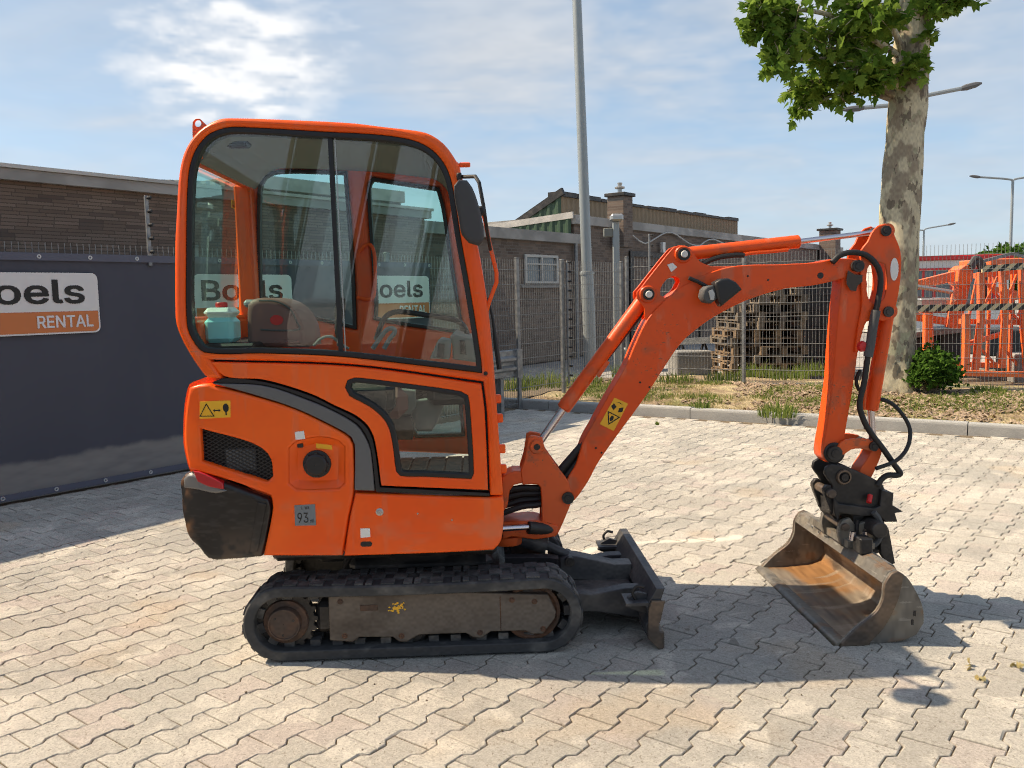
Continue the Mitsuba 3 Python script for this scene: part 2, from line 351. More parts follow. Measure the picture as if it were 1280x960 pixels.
class MB:
    """collects triangles"""

    def __init__(self):
        self.v, self.f, self.n = [], [], 0

    def add(self, v, f):
        v, f = np.asarray(v, float).reshape(-1, 3), np.asarray(f, int)
        if f.ndim == 2 and f.shape[1] == 4:
            f = np.vstack([f[:, [0, 1, 2]], f[:, [0, 2, 3]]])
        self.v.append(v)
        self.f.append(f + self.n)
        self.n += len(v)
        return self

    def tm(self, mesh):
        v, f, _ = meshkit.arrays(mesh)
        return self.add(v, f)

    def arr(self):
        return np.vstack(self.v), np.vstack(self.f)

    def box(self, c, s, R=None):
        k = np.array([[x, y, z] for x in (-.5, .5) for y in (-.5, .5) for z in (-.5, .5)]) * np.asarray(s, float)
        if R is not None:
            k = k @ np.asarray(R).T
        q = [[0, 1, 3, 2], [4, 6, 7, 5], [0, 4, 5, 1], [2, 3, 7, 6], [0, 2, 6, 4], [1, 5, 7, 3]]
        return self.add(k + np.asarray(c, float), q)

    def rbox(self, lo, hi, r=0.01):
        """box with chamfered edges"""
        lo, hi = np.asarray(lo, float), np.asarray(hi, float)
        r = min(r, 0.45 * float((hi - lo).min()))
        pts = []
        for sx in (0, 1):
            for sy in (0, 1):
                for sz in (0, 1):
                    s = np.array([sx, sy, sz])
                    c = lo + (hi - lo) * s
                    d = (1 - 2 * s) * r
                    for k in range(3):
                        e = d.copy()
                        e[k] = 0
                        pts.append(c + e)
        return self.tm(trimesh.convex.convex_hull(np.array(pts)))

    def bar(self, p0, p1, w, h, up=(0, 0, 1)):
        p0, p1 = np.asarray(p0, float), np.asarray(p1, float)
        d = p1 - p0
        L = np.linalg.norm(d)
        d = d / L
        u = np.asarray(up, float)
        if abs(d @ u) > 0.97:
            u = np.array([0, 1.0, 0])
        s = np.cross(d, u)
        s /= np.linalg.norm(s)
        u = np.cross(s, d)
        return self.box((p0 + p1) / 2, (L, w, h), np.stack([d, s, u], 1))

    def tube(self, pts, r, n=10, caps=True):
        pts = np.asarray(pts, float)
        m = len(pts)
        r = np.broadcast_to(np.asarray(r, float), (m,))
        t = np.gradient(pts, axis=0)
        t /= np.maximum(np.linalg.norm(t, axis=1, keepdims=True), 1e-12)
        a = np.array([0, 0, 1.0]) if abs(t[0][2]) < 0.9 else np.array([1.0, 0, 0])
        u = np.cross(t[0], a)
        u /= np.linalg.norm(u)
        th = np.arange(n) * 2 * np.pi / n
        V = []
        for i in range(m):
            u = u - t[i] * (u @ t[i])
            u /= np.linalg.norm(u)
            w = np.cross(t[i], u)
            V.append(pts[i] + r[i] * (np.cos(th)[:, None] * u + np.sin(th)[:, None] * w))
        V = np.vstack(V)
        F, k = [], np.arange(n)
        for i in range(m - 1):
            a0, b0 = i * n + k, i * n + (k + 1) % n
            F.append(np.stack([a0, b0, b0 + n, a0 + n], 1))
        self.add(V, np.vstack(F))
        if caps:
            for i, s in ((0, -1), (m - 1, 1)):
                ring = V[i * n:(i + 1) * n]
                f = np.array([[0, j, j + 1] for j in range(1, n - 1)])
                self.add(ring, f if s > 0 else f[:, ::-1])
        return self

    def cyl(self, p0, p1, r, n=20, ch=0.0):
        p0, p1 = np.asarray(p0, float), np.asarray(p1, float)
        if ch:
            d = (p1 - p0) / np.linalg.norm(p1 - p0) * ch
            return self.tube([p0, p0 + d * .01, p0 + d, p1 - d, p1 - d * .01, p1], [r - ch, r - ch, r, r, r - ch, r - ch], n)
        return self.tube([p0, p1], r, n)

    def lathe(self, prof, c, axis=1, n=32):
        """prof: (radius, height) pairs, revolved about the axis through c"""
        prof = np.asarray(prof, float)
        th = np.arange(n) * 2 * np.pi / n
        m = len(prof)
        R = np.zeros((m, n, 3))
        o = [k for k in range(3) if k != axis]
        R[..., o[0]] = prof[:, :1] * np.cos(th)
        R[..., o[1]] = prof[:, :1] * np.sin(th)
        R[..., axis] = prof[:, 1:]
        k = np.arange(n)
        F = [np.stack([i * n + k, i * n + (k + 1) % n, (i + 1) * n + (k + 1) % n, (i + 1) * n + k], 1) for i in range(m - 1)]
        return self.add(R.reshape(-1, 3) + np.asarray(c, float), np.vstack(F))

    def plate(self, poly, y0, y1, r=0.0, holes=(), steps=3, sub=None, fn=None):
        """a plate lying in (x, z), from y0 to y1, both rims rounded with radius r"""
        rings = [orient(poly, True)] + [orient(h, False) for h in holes]
        sizes = [len(q) for q in rings]
        flat = np.vstack(rings)
        tri = m3.triangulate([q.astype(np.float64) for q in rings])
        tri = np.asarray(tri)
        nrm = np.vstack([mitre(q) for q in rings])
        N = len(flat)
        lev = []
        sgn = 1 if y1 > y0 else -1
        if r > 0:
            for k in range(steps + 1):
                a = k / steps * math.pi / 2
                lev.append((r * (1 - math.sin(a)), y0 + sgn * r * (1 - math.cos(a))))
            for k in range(steps + 1):
                a = (1 - k / steps) * math.pi / 2
                lev.append((r * (1 - math.sin(a)), y1 - sgn * r * (1 - math.cos(a))))
        else:
            lev = [(0, y0), (0, y1)]
        V = []
        for off, y in lev:
            q = flat + nrm * off
            V.append(np.stack([q[:, 0], np.full(N, y), q[:, 1]], 1))
        F = [tri, tri[:, ::-1] + (len(lev) - 1) * N]
        base = 0
        for s in sizes:
            k = base + np.arange(s)
            k2 = base + (np.arange(s) + 1) % s
            for i in range(len(lev) - 1):
                a, b, c, d = i * N + k, i * N + k2, (i + 1) * N + k2, (i + 1) * N + k
                F.append(np.stack([a, c, b], 1))
                F.append(np.stack([a, d, c], 1))
            base += s
        V, F = np.vstack(V), np.vstack(F)
        if sub:
            V, F = trimesh.remesh.subdivide_to_size(V, F, sub, max_iter=12)
            q = trimesh.Trimesh(V, F, process=True)
            V, F = np.array(q.vertices), np.array(q.faces)
        if fn:
            V = fn(V)
        return self.add(V, F)


def area2(q):
    return 0.5 * float(np.sum(q[:, 0] * np.roll(q[:, 1], -1) - np.roll(q[:, 0], -1) * q[:, 1]))


def orient(q, ccw=True):
    q = np.asarray(q, float)
    return q if (area2(q) > 0) == ccw else q[::-1].copy()


def mitre(q):
    d1 = np.roll(q, -1, 0) - q
    d1 /= np.maximum(np.linalg.norm(d1, axis=1, keepdims=True), 1e-9)
    d0 = np.roll(d1, 1, 0)
    n0, n1 = np.stack([-d0[:, 1], d0[:, 0]], 1), np.stack([-d1[:, 1], d1[:, 0]], 1)
    return (n0 + n1) / np.maximum(1 + (n0 * n1).sum(1, keepdims=True), 0.5)


def curve(pts, corner=42, step=0.02):
    """closed outline through pts: smooth, except at corners sharper than `corner` degrees"""
    p = np.asarray(pts, float)
    n = len(p)
    d = np.roll(p, -1, 0) - p
    ang = np.degrees(np.abs((np.arctan2(d[:, 1], d[:, 0]) - np.arctan2(np.roll(d, 1, 0)[:, 1], np.roll(d, 1, 0)[:, 0]) + np.pi) % (2 * np.pi) - np.pi))
    sharp = ang > corner
    out = []
    for i in range(n):
        a, b = p[i], p[(i + 1) % n]
        L = np.linalg.norm(b - a)
        ta = (b - a) if sharp[i] else (b - p[i - 1]) * L / max(np.linalg.norm(b - a) + np.linalg.norm(a - p[i - 1]), 1e-9)
        c = p[(i + 2) % n]
        tb = (b - a) if sharp[(i + 1) % n] else (c - a) * L / max(np.linalg.norm(c - b) + np.linalg.norm(b - a), 1e-9)
        k = max(1, min(10, int(L / step)))
        if np.allclose(ta, b - a) and np.allclose(tb, b - a):
            k = 1
        for t in np.arange(k) / k:
            h = (2 * t**3 - 3 * t**2 + 1) * a + (t**3 - 2 * t**2 + t) * ta + (-2 * t**3 + 3 * t**2) * b + (t**3 - t**2) * tb
            out.append(h)
    return np.array(out)


def inset(q, d):
    g = Polygon(q).buffer(-d, join_style=1, quad_segs=4)
    if isinstance(g, MultiPolygon):
        g = max(g.geoms, key=lambda s: s.area)
    return np.array(g.exterior.coords)[:-1]


def spline(pts, per=8):
    p = np.asarray(pts, float)
    q = np.vstack([2 * p[0] - p[1], p, 2 * p[-1] - p[-2]])
    out = []
    for i in range(1, len(q) - 2):
        for t in np.arange(per) / per:
            out.append(0.5 * (2 * q[i] + (q[i + 1] - q[i - 1]) * t + (2 * q[i - 1] - 5 * q[i] + 4 * q[i + 1] - q[i + 2]) * t * t + (3 * q[i] - q[i - 1] - 3 * q[i + 1] + q[i + 2]) * t**3))
    out.append(q[-2])
    return np.array(out)


def numbered(k):
    if k not in scene and not any(s.startswith(k + '__') for s in scene):
        return k
    i = 1
    while f'{k}_{i:03d}' in scene or any(s.startswith(f'{k}_{i:03d}__') for s in scene):
        i += 1
    return f'{k}_{i:03d}'


def put(key, mb, bsdf, smooth=False, frame=None, uv=None, label=None, cat=None, group=None, kind=None):
    key = key if key.rsplit('_', 1)[-1].isdigit() else numbered(key)
    v, f = mb.arr() if isinstance(mb, MB) else meshkit.arrays(mb)[:2]
    if frame is not None:
        v = frame(v)
    scene[key] = mikit.ply((v, f), bsdf, smooth=smooth, uv=uv)
    info(key, label, cat, group, kind)
    return key


def info(key, label=None, cat=None, group=None, kind=None):
    d = {k: x for k, x in (('label', label), ('category', cat), ('group', group), ('kind', kind)) if x}
    if d:
        labels[key] = {**labels.get(key, {}), **d}


def thing(name, label, cat, group=None):
    key = numbered(name)
    info(key, label, cat, group)
    return key


def rz(a):
    c, s = math.cos(a), math.sin(a)
    return np.array([[c, -s, 0], [s, c, 0], [0, 0, 1.0]])


def at(x, y, z=0.0, a=0.0):
    R = rz(a)
    return lambda v: np.asarray(v) @ R.T + np.array([x, y, z])

# ------------------------------------------------------------------ the setting: yard, paving, kerb, bed
ROW = math.radians(38.254)          # the paving rows and the fence run this way, clockwise from straight ahead
RD, RN = np.array([math.sin(ROW), math.cos(ROW)]), np.array([math.cos(ROW), -math.sin(ROW)])
GX, GY, PITCH, LEN, AMP = -0.7705, 2.880, 0.1402, 0.2, 0.0125
FP, FD = np.array([-3.97, 6.55]), np.array([0.6197, 0.7848])          # fence line and its direction
FN = np.array([0.7848, -0.6197])                                       # its normal, towards the yard
FC = FP + FD * 9.27                                                    # the fence corner


def fence_at(t, off=0.0):
    return FP + FD * t + FN * off


g = MB()
g.add([[-900, -300, -.03], [900, -300, -.03], [900, 1500, -.03], [-900, 1500, -.03]], [[0, 1, 2, 3]])
put('ground', g, 'm_yard', kind='structure')
g = MB()
g.add([[-14, -3, -.0062], [16, -3, -.0062], [16, 16, -.0062], [-14, 16, -.0062]], [[0, 1, 2, 3]])
put('paving', g, 'm_joint_sand', kind='structure')

KA, KB = np.array([-0.35, 12.06]), np.array([9.0, 5.91])                # line of the kerb's front face
KD = (KB - KA) / np.linalg.norm(KB - KA)
KN = np.array([-KD[1], KD[0]])                                          # away from the yard
if KN[1] < 0:
    KN = -KN


def paver_template():
    tau = 0.011
    a, p, L = AMP, PITCH, LEN
    left = [(0, -a), (L / 4 - tau, -a), (L / 4 + tau, a), (3 * L / 4 - tau, a), (3 * L / 4 + tau, -a), (L, -a)]
    right = [(s, p - q) for s, q in left]
    poly = Polygon(left + right[::-1]).buffer(-0.0027, join_style=2)
    top = poly.buffer(-0.0026, join_style=2)
    o, t = orient(np.array(poly.exterior.coords)[:-1]), orient(np.array(top.exterior.coords)[:-1])
    k = int(np.argmin(((t - o[0])**2).sum(1)))
    t = np.roll(t, -k, 0)
    tri = np.asarray(m3.triangulate([t]))
    return o, t, tri


PO, PT, PTRI = paver_template()
NP_ = len(PO)


def paver_mesh(chip=None):
    v = np.vstack([np.c_[PT, np.zeros(NP_)], np.c_[PO, np.full(NP_, -0.0026)], np.c_[PO, np.full(NP_, -0.016)]])
    v[:, :2] -= [LEN / 2, PITCH / 2]
    k = np.arange(NP_)
    k2 = (k + 1) % NP_
    f = [PTRI]
    for a, b in ((0, 1), (1, 2)):
        f += [np.stack([a * NP_ + k, b * NP_ + k, b * NP_ + k2], 1), np.stack([a * NP_ + k, b * NP_ + k2, a * NP_ + k2], 1)]
    return v, np.vstack(f)


rng = np.random.default_rng(5)
PV, PF = paver_mesh()
R2 = np.stack([RD, RN], 1)                                              # (along the row, across it) -> world
# the template's (s, q) frame is left-handed in the world, so the faces are turned round
PF = PF[:, ::-1]
pav = []
for i in range(-60, 130):
    for j in range(-70, 120):
        s = (j + 0.5 * (i % 2)) * LEN + LEN / 2
        q = i * PITCH + PITCH / 2
        # rows are staggered by half a stone
        c = np.array([GX, GY]) + RD * (s) + RN * q
        if not (-7.6 < c[0] < 8.6 and 1.6 < c[1] < 13.2):
            continue
        if (c - KA) @ KN > -0.10 or (c - FP) @ FN < -0.02:
            continue
        # a wedge a little wider than the view
        if abs(c[0]) > 0.72 * c[1] + 0.55:
            continue
        pav.append(c)
pav = np.array(pav)
dist = np.hypot(pav[:, 0], pav[:, 1] + 0)
inview = np.abs(pav[:, 0]) < 0.60 * pav[:, 1] - 0.02
inview &= pav[:, 1] > 2.62
hidden = (np.abs(pav[:, 0] + 0.45) < 0.7) & (np.abs(pav[:, 1] - 4.0) < 0.5)
order = np.argsort(np.where(inview & ~hidden, dist, 99))
single, rest = order[:300], order[300:]


def paver_place(c, tilt, yaw, dz):
    def fr(v):
        q = np.empty_like(v)
        w = v.copy()
        w[:, 2] = v[:, 2] + v[:, 0] * tilt[0] + v[:, 1] * tilt[1] + dz
        cc, ss = math.cos(yaw), math.sin(yaw)
        a, b = cc * w[:, 0] - ss * w[:, 1], ss * w[:, 0] + cc * w[:, 1]
        q[:, :2] = c + np.stack([a, b], 1) @ R2.T
        q[:, 2] = w[:, 2]
        return q
    return fr


big, uvs = MB(), []
for n_, idx in enumerate(order):
    fr = paver_place(pav[idx], rng.normal(0, 0.0055, 2), rng.normal(0, 0.007), rng.normal(0, 0.0009))
    uv = np.tile(rng.random(2), (len(PV), 1))
    W_ = PV.copy()
    W_[:NP_, :2] += rng.normal(0, .0007, (NP_, 2))
    if rng.random() < .5:                                                # a chipped corner or two
        for c_ in rng.integers(0, NP_, 2):
            W_[c_, :2] *= 1 - rng.uniform(.02, .09)
            W_[c_ + NP_, 2] -= .003
    if n_ < 300:
        b = MB().add(W_, PF)
        put(f'paving__paver_{n_:03d}' if n_ else 'paving__paver', b, 'm_paver', frame=fr, uv=uv)
    else:
        big.add(fr(W_), PF)
        uvs.append(uv)
put('paving__paver_field', big, 'm_paver', uv=np.vstack(uvs), kind='stuff')

# kerb: separate stones about a metre long
kb = numbered('kerb')
g = MB()
a0 = KA + KN * 0.0
L = np.linalg.norm(KB - KA)
g.add([[*(KA + KN * .01), -.002], [*(KB + KN * .01), -.002], [*(KB + KN * .17), -.002], [*(KA + KN * .17), -.002]], [[0, 1, 2, 3]])
put('kerb', g, 'm_joint_sand', kind='structure')
kang = math.atan2(KD[1], KD[0])
s, rk = 0.0, np.random.default_rng(2)
while s < L - .2:
    ln = 0.994
    q = MB()
    prof = np.array([[0, -.05], [0, .095], [.006, .112], [.022, .12], [.140, .12], [.15, .112], [.15, -.05]])
    n_ = len(prof)
    v = np.vstack([np.c_[np.full(n_, 0.003), prof], np.c_[np.full(n_, ln), prof]])
    k = np.arange(n_ - 1)
    f = np.stack([k, k + 1, k + 1 + n_, k + n_], 1)
    q.add(v, f)
    fan = np.array([[0, j, j + 1] for j in range(1, n_ - 1)])
    q.add(v[:n_], fan[:, ::-1]).add(v[n_:], fan)
    c = KA + KD * s
    put('kerb__kerb_stone', q, 'm_kerb', smooth=False, frame=at(c[0], c[1], rk.normal(0, .003), kang + rk.normal(0, .003)))
    s += 1.0


def bed_z(x, y):
    """height of the planting bed: level with the kerb, rising a little towards the fence"""
    d = (np.stack([x, y], -1) - KA) @ KN
    n = meshkit.fbm(np.stack([x * 1.3, y * 1.3, 0 * x], -1), 4, 4)
    return 0.085 + 0.055 * np.clip(d / 1.4, 0, 1) + 0.05 * (n - 0.4)


# the bed as one sheet
us, ws = np.linspace(0, L + 3, 170), np.concatenate([np.linspace(0.145, 3.2, 46), [3.6, 4.4, 5.5]])
U, W = np.meshgrid(us, ws)
P = KA[None, None] + U[..., None] * KD + W[..., None] * KN
Z = bed_z(P[..., 0], P[..., 1])
Z = np.where(W < 0.16, 0.10, Z)
Z = np.where(W > 3.7, np.maximum(Z - (W - 3.7) * 0.09, -0.02), Z)
lef = (P - FP) @ FN                                                      # ends at the fence on its left side
Z = np.where(lef < -0.25, -0.05, Z)
Z += 0.022 * (meshkit.fbm(np.stack([P[..., 0] * 9, P[..., 1] * 9, 0 * Z], -1), 3, 8) - 0.5)
nu, nw = U.shape[1], U.shape[0]
k = (np.arange(nw - 1)[:, None] * nu + np.arange(nu - 1)[None]).ravel()
put('planting_bed', MB().add(np.c_[P.reshape(-1, 2), Z.ravel()], np.stack([k, k + 1, k + 1 + nu, k + nu], 1)), 'm_soil', smooth=True, kind='structure')


def on_bed(n, rg, wlo=0.2, whi=3.0, ulo=0.3, uhi=10.5):
    u, w = rg.uniform(ulo, uhi, n), rg.uniform(wlo, whi, n)
    p = KA + u[:, None] * KD + w[:, None] * KN
    ok = (p - FP) @ FN > 0.05
    p = p[ok]
    return np.c_[p, bed_z(p[:, 0], p[:, 1])]


rg = np.random.default_rng(11)
mul = MB()
pts = on_bed(9000, rg, 0.17, 2.9)
den = meshkit.fbm(np.c_[pts[:, :2] * 1.1, 0 * pts[:, 0]], 3, 21) + 0.09 * (pts[:, 0] - 3.2)
for p in pts[den > 0.5]:
    s = rg.uniform(.012, .04)
    a, t = rg.uniform(0, 6.28), rg.uniform(-.6, .6)
    d = np.array([math.cos(a), math.sin(a), t]) * s
    e = np.array([-math.sin(a), math.cos(a), rg.uniform(-.5, .5)]) * s * rg.uniform(.3, .6)
    b = p + [0, 0, s * .45 + .006]
    u3 = np.array([0, 0, .008])
    mul.add([b - d - e, b + d - e, b + d + e, b - d + e, b + u3 - d * .6, b + u3 + d * .6], [[0, 1, 5], [0, 5, 4], [1, 2, 5], [2, 3, 4], [2, 4, 5], [3, 0, 4], [0, 2, 1], [0, 3, 2]])
put('wood_mulch', mul, 'm_mulch', kind='stuff')
info('wood_mulch', 'brown wood chips strewn over the planting bed', 'mulch')


def blades(mb, uv, c, n, rad, h, rg, lean=0.5, wd=0.006, squash=1.0):
    for _ in range(n):
        a, r = rg.uniform(0, 6.28), rad * math.sqrt(rg.random())
        b = np.array([c[0] + r * math.cos(a), c[1] + squash * r * math.sin(a), c[2] - 0.01])
        hh = h * rg.uniform(.35, 1.0) * (1 - .4 * r / max(rad, 1e-6))
        d = np.array([math.cos(a), math.sin(a), 0]) * hh * lean * rg.uniform(.1, 1.0) * (0.3 + r / max(rad, 1e-6)) + np.array([rg.normal(0, .1), rg.normal(0, .1), 0]) * hh
        ph = rg.uniform(0, 6.28)
        s = np.array([math.cos(ph), math.sin(ph), 0]) * wd * rg.uniform(.6, 1.5)
        m = b + d * .35 + [0, 0, hh * .6]
        t = b + d + [0, 0, hh * rg.uniform(.75, 1.0)]
        mb.add([b - s, b + s, m - s * .8, m + s * .8, t], [[0, 1, 3], [0, 3, 2], [2, 3, 4]])
        uv.append(np.tile([rg.random(), rg.random()], (5, 1)))


gr, uv = MB(), []
for p in on_bed(1500, rg, 0.2, 2.6, 0.2, 7.5):
    if meshkit.fbm(np.array([[p[0] * .9, p[1] * .9, 3.0]]), 3, 31)[0] > 0.47:
        blades(gr, uv, p, 7, 0.07, 0.085, rg, 1.1, .004)
put('dry_grass', gr, 'm_dry_grass', uv=np.vstack(uv), kind='stuff')
info('dry_grass', 'short straw coloured grass over the planting bed', 'grass')
gr, uv = MB(), []
for p in on_bed(2600, rg, 0.6, 2.9, 0.2, 9.5):
    if meshkit.fbm(np.array([[p[0] * .8 + 9, p[1] * .8, 8.0]]), 3, 37)[0] > 0.5:
        blades(gr, uv, p, 9, 0.10, 0.12, rg, 0.9, .005)
put('green_grass', gr, 'm_grass', uv=np.vstack(uv), kind='stuff')
info('green_grass', 'green grass growing in patches under the fence', 'grass')

# tufts one can tell apart: (position, radius, height, blades, label)
TUFTS = [
    ((0.12,13.024,0.16), .32, .36, 260, 'tall green grass tuft at the guard rail end, left edge of the bed'),
    ((0.587,13.16,0.16), .34, .38, 280, 'tall green grass tuft by the fence post with the row of black insulators'),
    ((1.845,14.568,0.18), .16, .42, 120, 'narrow green weed standing at the fence corner'),
    ((2.561,13.358,0.17), .30, .28, 200, 'green weed clump at the fence left of the pallets'),
    ((2.31,10.519,0.16), .13, .20, 90, 'small dark green weed in dry grass close to the kerb'),
    ((3.315,13.442,0.17), .30, .30, 200, 'weed clump at the fence in front of the concrete blocks'),
    ((3.047,9.851,0.16), .22, .30, 220, 'bushy green weed at the kerb in front of the pallets'),
    ((4.374,13.622,0.18), .34, .30, 220, 'loose weeds along the fence in front of the black crates'),
    ((6.146,11.086,0.18), .20, .19, 260, 'low green tuft in the mulch right of the bush'),
    ((2.3,15.435,0.18), .34, .36, 220, 'tall weeds at the fence just right of the corner post'),
    ((4.058,14.298,0.18), .30, .36, 200, 'tall weeds at the fence post in front of the pallet stacks'),
    ((4.946,14.063,0.18), .32, .38, 200, 'tall weeds at the fence between pallets and dipper arm'),
    ((1.187,13.424,0.17), .26, .32, 170, 'green weed clump right of the lamp pole foot'),
    ((1.592,9.42,0.0), .014, .06, 62, 'tiny green weed growing from the joint at the kerb'),
]
for c, r, h, n, lab in TUFTS:
    gr, uv = MB(), []
    c = list(c)
    if n > 60:
        c[2] = float(bed_z(np.array([c[0]]), np.array([c[1]]))[0])
    blades(gr, uv, c, n, r, h, rg, .55, .006)
    put('grass_tuft', gr, 'm_grass', uv=np.vstack(uv), label=lab, cat='weed', group='weeds in the planting bed')

# ------------------------------------------------------------------ wire fences
POST_T = [-0.6, 1.79, 4.18, 6.57, 7.62, 9.27]


def wire_panel(A, B, z0, z1):
    """one welded mat: upright wires every 5 cm, doubled cross wires every 20 cm"""
    A, B = np.asarray(A, float), np.asarray(B, float)
    Ln = np.linalg.norm(B - A)
    d = (B - A) / Ln
    nn = np.array([-d[1], d[0]])
    mb = MB()
    for s in np.arange(0.03, Ln, 0.05):
        p = A + d * s
        mb.tube([[*p, z0], [*p, z1 + .025]], .0028, 4, False)
    for z in np.arange(z0 + .03, z1 + .001, 0.2):
        for o in (-.006, .006):
            mb.tube([[*(A + nn * o), z], [*(B + nn * o), z]], .0036, 4, False)
    return mb


def fence(key, pts, z0, z1, label, zb=-.05):
    t = thing(key, label, 'fence')
    for i, p in enumerate(pts):
        q = MB().rbox((-.03, -.02, zb), (.03, .02, z1 + .03), .005).rbox((-.033, -.023, z1 + .03), (.033, .023, z1 + .045), .004)
        put(t + '__post', q, 'm_galv', frame=at(p[0], p[1], 0, math.pi / 2 - ROW))
    for a, b in zip(pts[:-1], pts[1:]):
        put(t + '__mesh_panel', wire_panel(a, b, z0, z1), 'm_galv', kind='stuff')
    return t


lf = fence('wire_fence', [fence_at(t) for t in POST_T], 0.05, 2.0, 'grey wire mesh fence running away from the left, partly covered by dark tarpaulin')
RT = [0, 1.82, 3.95, 6.2, 8.5]
RF = np.array([0.908, -0.419])                                          # the right fence runs off at this angle
rf = fence('wire_fence', [FC + RF * (t + .09) for t in RT], 0.12, 2.07, 'grey wire mesh fence behind the planting bed, meeting the other fence at the lamp pole')


def insulator_post(root, p, z0, z1, n):
    q = MB().rbox((-.016, -.012, z0), (.016, .012, z1), .004)
    k = put(root + '__insulator_post', q, 'm_galv', frame=at(p[0], p[1], 0, math.pi / 2 - ROW))
    for z in np.linspace(z0 + .12, z1 - .02, n):
        b = MB().lathe([(.001, 0), (.012, 0), (.016, .012), (.012, .022), (.017, .034), (.011, .046), (.001, .046)], (0, 0, 0), 0, 10)
        put(k + '__insulator', b, 'm_black_plastic', frame=at(p[0] + .018, p[1] - .012, z, -.6))


insulator_post(lf, fence_at(1.324, .05), 1.85, 2.45, 5)
insulator_post(lf, fence_at(7.62, .06) + FD * .05, 0.25, 2.02, 13)
insulator_post(rf, FC + RF * .42 + np.array([.03, -.05]), 0.25, 2.45, 14)

# dark tarpaulin tied to the fence, with three printed signs
TT0, TT1, TZ0, TZ1, TOFF = -3.4, 4.84, 0.02, 1.94, 0.035
nu, nv = 190, 24
tu, tv = np.linspace(TT0, TT1, nu), np.linspace(TZ0, TZ1, nv)
U, V = np.meshgrid(tu, tv)
wav = 0.022 * (meshkit.fbm(np.stack([U * 2.2, V * .9, 0 * U], -1), 3, 3) - .5) * np.clip((TZ1 - V) * 3, 0, 1)
wav += 0.005 * np.sin(U * 42 + 3 * meshkit.noise(np.stack([U * 3, V, 0 * U], -1))) * np.clip((V - 1.55) * 2.2, 0, 1)
wav += 0.03 * np.clip(.25 - V, 0, 1) * meshkit.fbm(np.stack([U * 4, V * 5, 0 * U], -1), 3, 6)
Pt = FP + U[..., None] * FD + (TOFF + wav)[..., None] * FN
k = (np.arange(nv - 1)[:, None] * nu + np.arange(nu - 1)[None]).ravel()
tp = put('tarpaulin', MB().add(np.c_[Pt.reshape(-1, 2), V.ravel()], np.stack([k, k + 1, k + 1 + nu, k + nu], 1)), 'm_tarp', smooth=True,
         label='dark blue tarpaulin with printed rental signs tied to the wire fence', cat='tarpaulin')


def on_tarp(t0, off):
    off = off + .006
    """(x along the fence, y up, z out) -> world"""
    return lambda v: np.c_[FP + (t0 + v[:, :1]) * FD + (TOFF + off + v[:, 2:]) * FN, v[:, 1:2]]


hem = MB()
for z, w_ in ((TZ1 - .03, .06), (.06, .05)):
    hem.add([[TT0, z - w_ / 2, 0], [TT1, z - w_ / 2, 0], [TT1, z + w_ / 2, 0], [TT0, z + w_ / 2, 0]], [[0, 1, 2, 3]])
plain('m_hem', (0.085, 0.092, 0.13), 0.6)
put(tp + '__hem', hem, 'm_hem', frame=on_tarp(0, .022))
for t in np.arange(TT0 + .2, TT1, 0.40):
    for z in (TZ1 - .03, .06):
        q = MB().lathe([(.007, 0), (.010, .003), (.016, .003), (.018, 0)], (0, 0, 0), 2, 12)
        put(tp + '__grommet', q, 'm_grommet', frame=(lambda f, z: lambda v: f(v + [0, z, 0]))(on_tarp(t, .0235), z))


def rrect(x0, z0, x1, z1, r):
    return np.array(Polygon([(x0 + r, z0 + r), (x1 - r, z0 + r), (x1 - r, z1 - r), (x0 + r, z1 - r)]).buffer(r, quad_segs=5).exterior.coords)[:-1]


def flat(poly, h):
    q = orient(poly)
    tri = np.asarray(m3.triangulate([q]))
    return MB().add(np.c_[q, np.full(len(q), h)], tri)


def lettering(text, height, width, bold, x0, z0, depth=.002):
    m_ = meshkit.text_mesh(text, height, depth, bold)
    v = np.array(m_.vertices)
    v[:, 0] = (v[:, 0] - v[:, 0].min()) * width / np.ptp(v[:, 0])
    v[:, :2] += [x0, z0]
    return MB().add(v, np.array(m_.faces))


for st in (-2.13, -0.20, 1.755, 3.74):
    k = put(tp + '__sign', flat(rrect(-.035, 1.30, 1.045, 1.785, .05), 0), 'm_sign_white', frame=on_tarp(st, .026))
    strip = Polygon(rrect(-.022, 1.313, 1.032, 1.772, .04)).intersection(Polygon([(-1, 1), (2, 1), (2, 1.478), (-1, 1.478)]))
    put(k + '__orange_band', flat(np.array(strip.exterior.coords)[:-1], 0), 'm_sign_orange', frame=on_tarp(st, .029))
    put(k + '__lettering', lettering('Boels', .178, .895, True, 0.035, 1.548), 'm_ink', frame=on_tarp(st, .029))
    put(k + '__lettering', lettering('RENTAL', .092, .44, True, 0.545, 1.353), 'm_sign_white', frame=on_tarp(st, .032))

# ------------------------------------------------------------------ buildings behind the fence


def wallframe(X, Y, ang):
    """(along the wall, up, out of the wall towards the yard) -> world; ang clockwise from straight ahead"""
    d, n = np.array([math.sin(ang), math.cos(ang)]), np.array([math.cos(ang), -math.sin(ang)])
    return lambda v: np.c_[np.array([X, Y]) + v[:, :1] * d + v[:, 2:3] * n, v[:, 1:2]]


def corrugated(mb, x0, x1, zlo, zhi, out, pitch, depth):
    """upright trapezoid sheeting from x0 to x1; zlo and zhi are functions of x"""
    xs = np.arange(x0, x1 + 1e-6, pitch / 4)
    o = np.array([0, depth, depth, 0])[np.arange(len(xs)) % 4] + out
    v = np.vstack([np.c_[xs, [zlo(x) for x in xs], o], np.c_[xs, [zhi(x) for x in xs], o]])
    n = len(xs)
    k = np.arange(n - 1)
    mb.add(v, np.stack([k, k + 1, k + 1 + n, k + n], 1))
    return mb


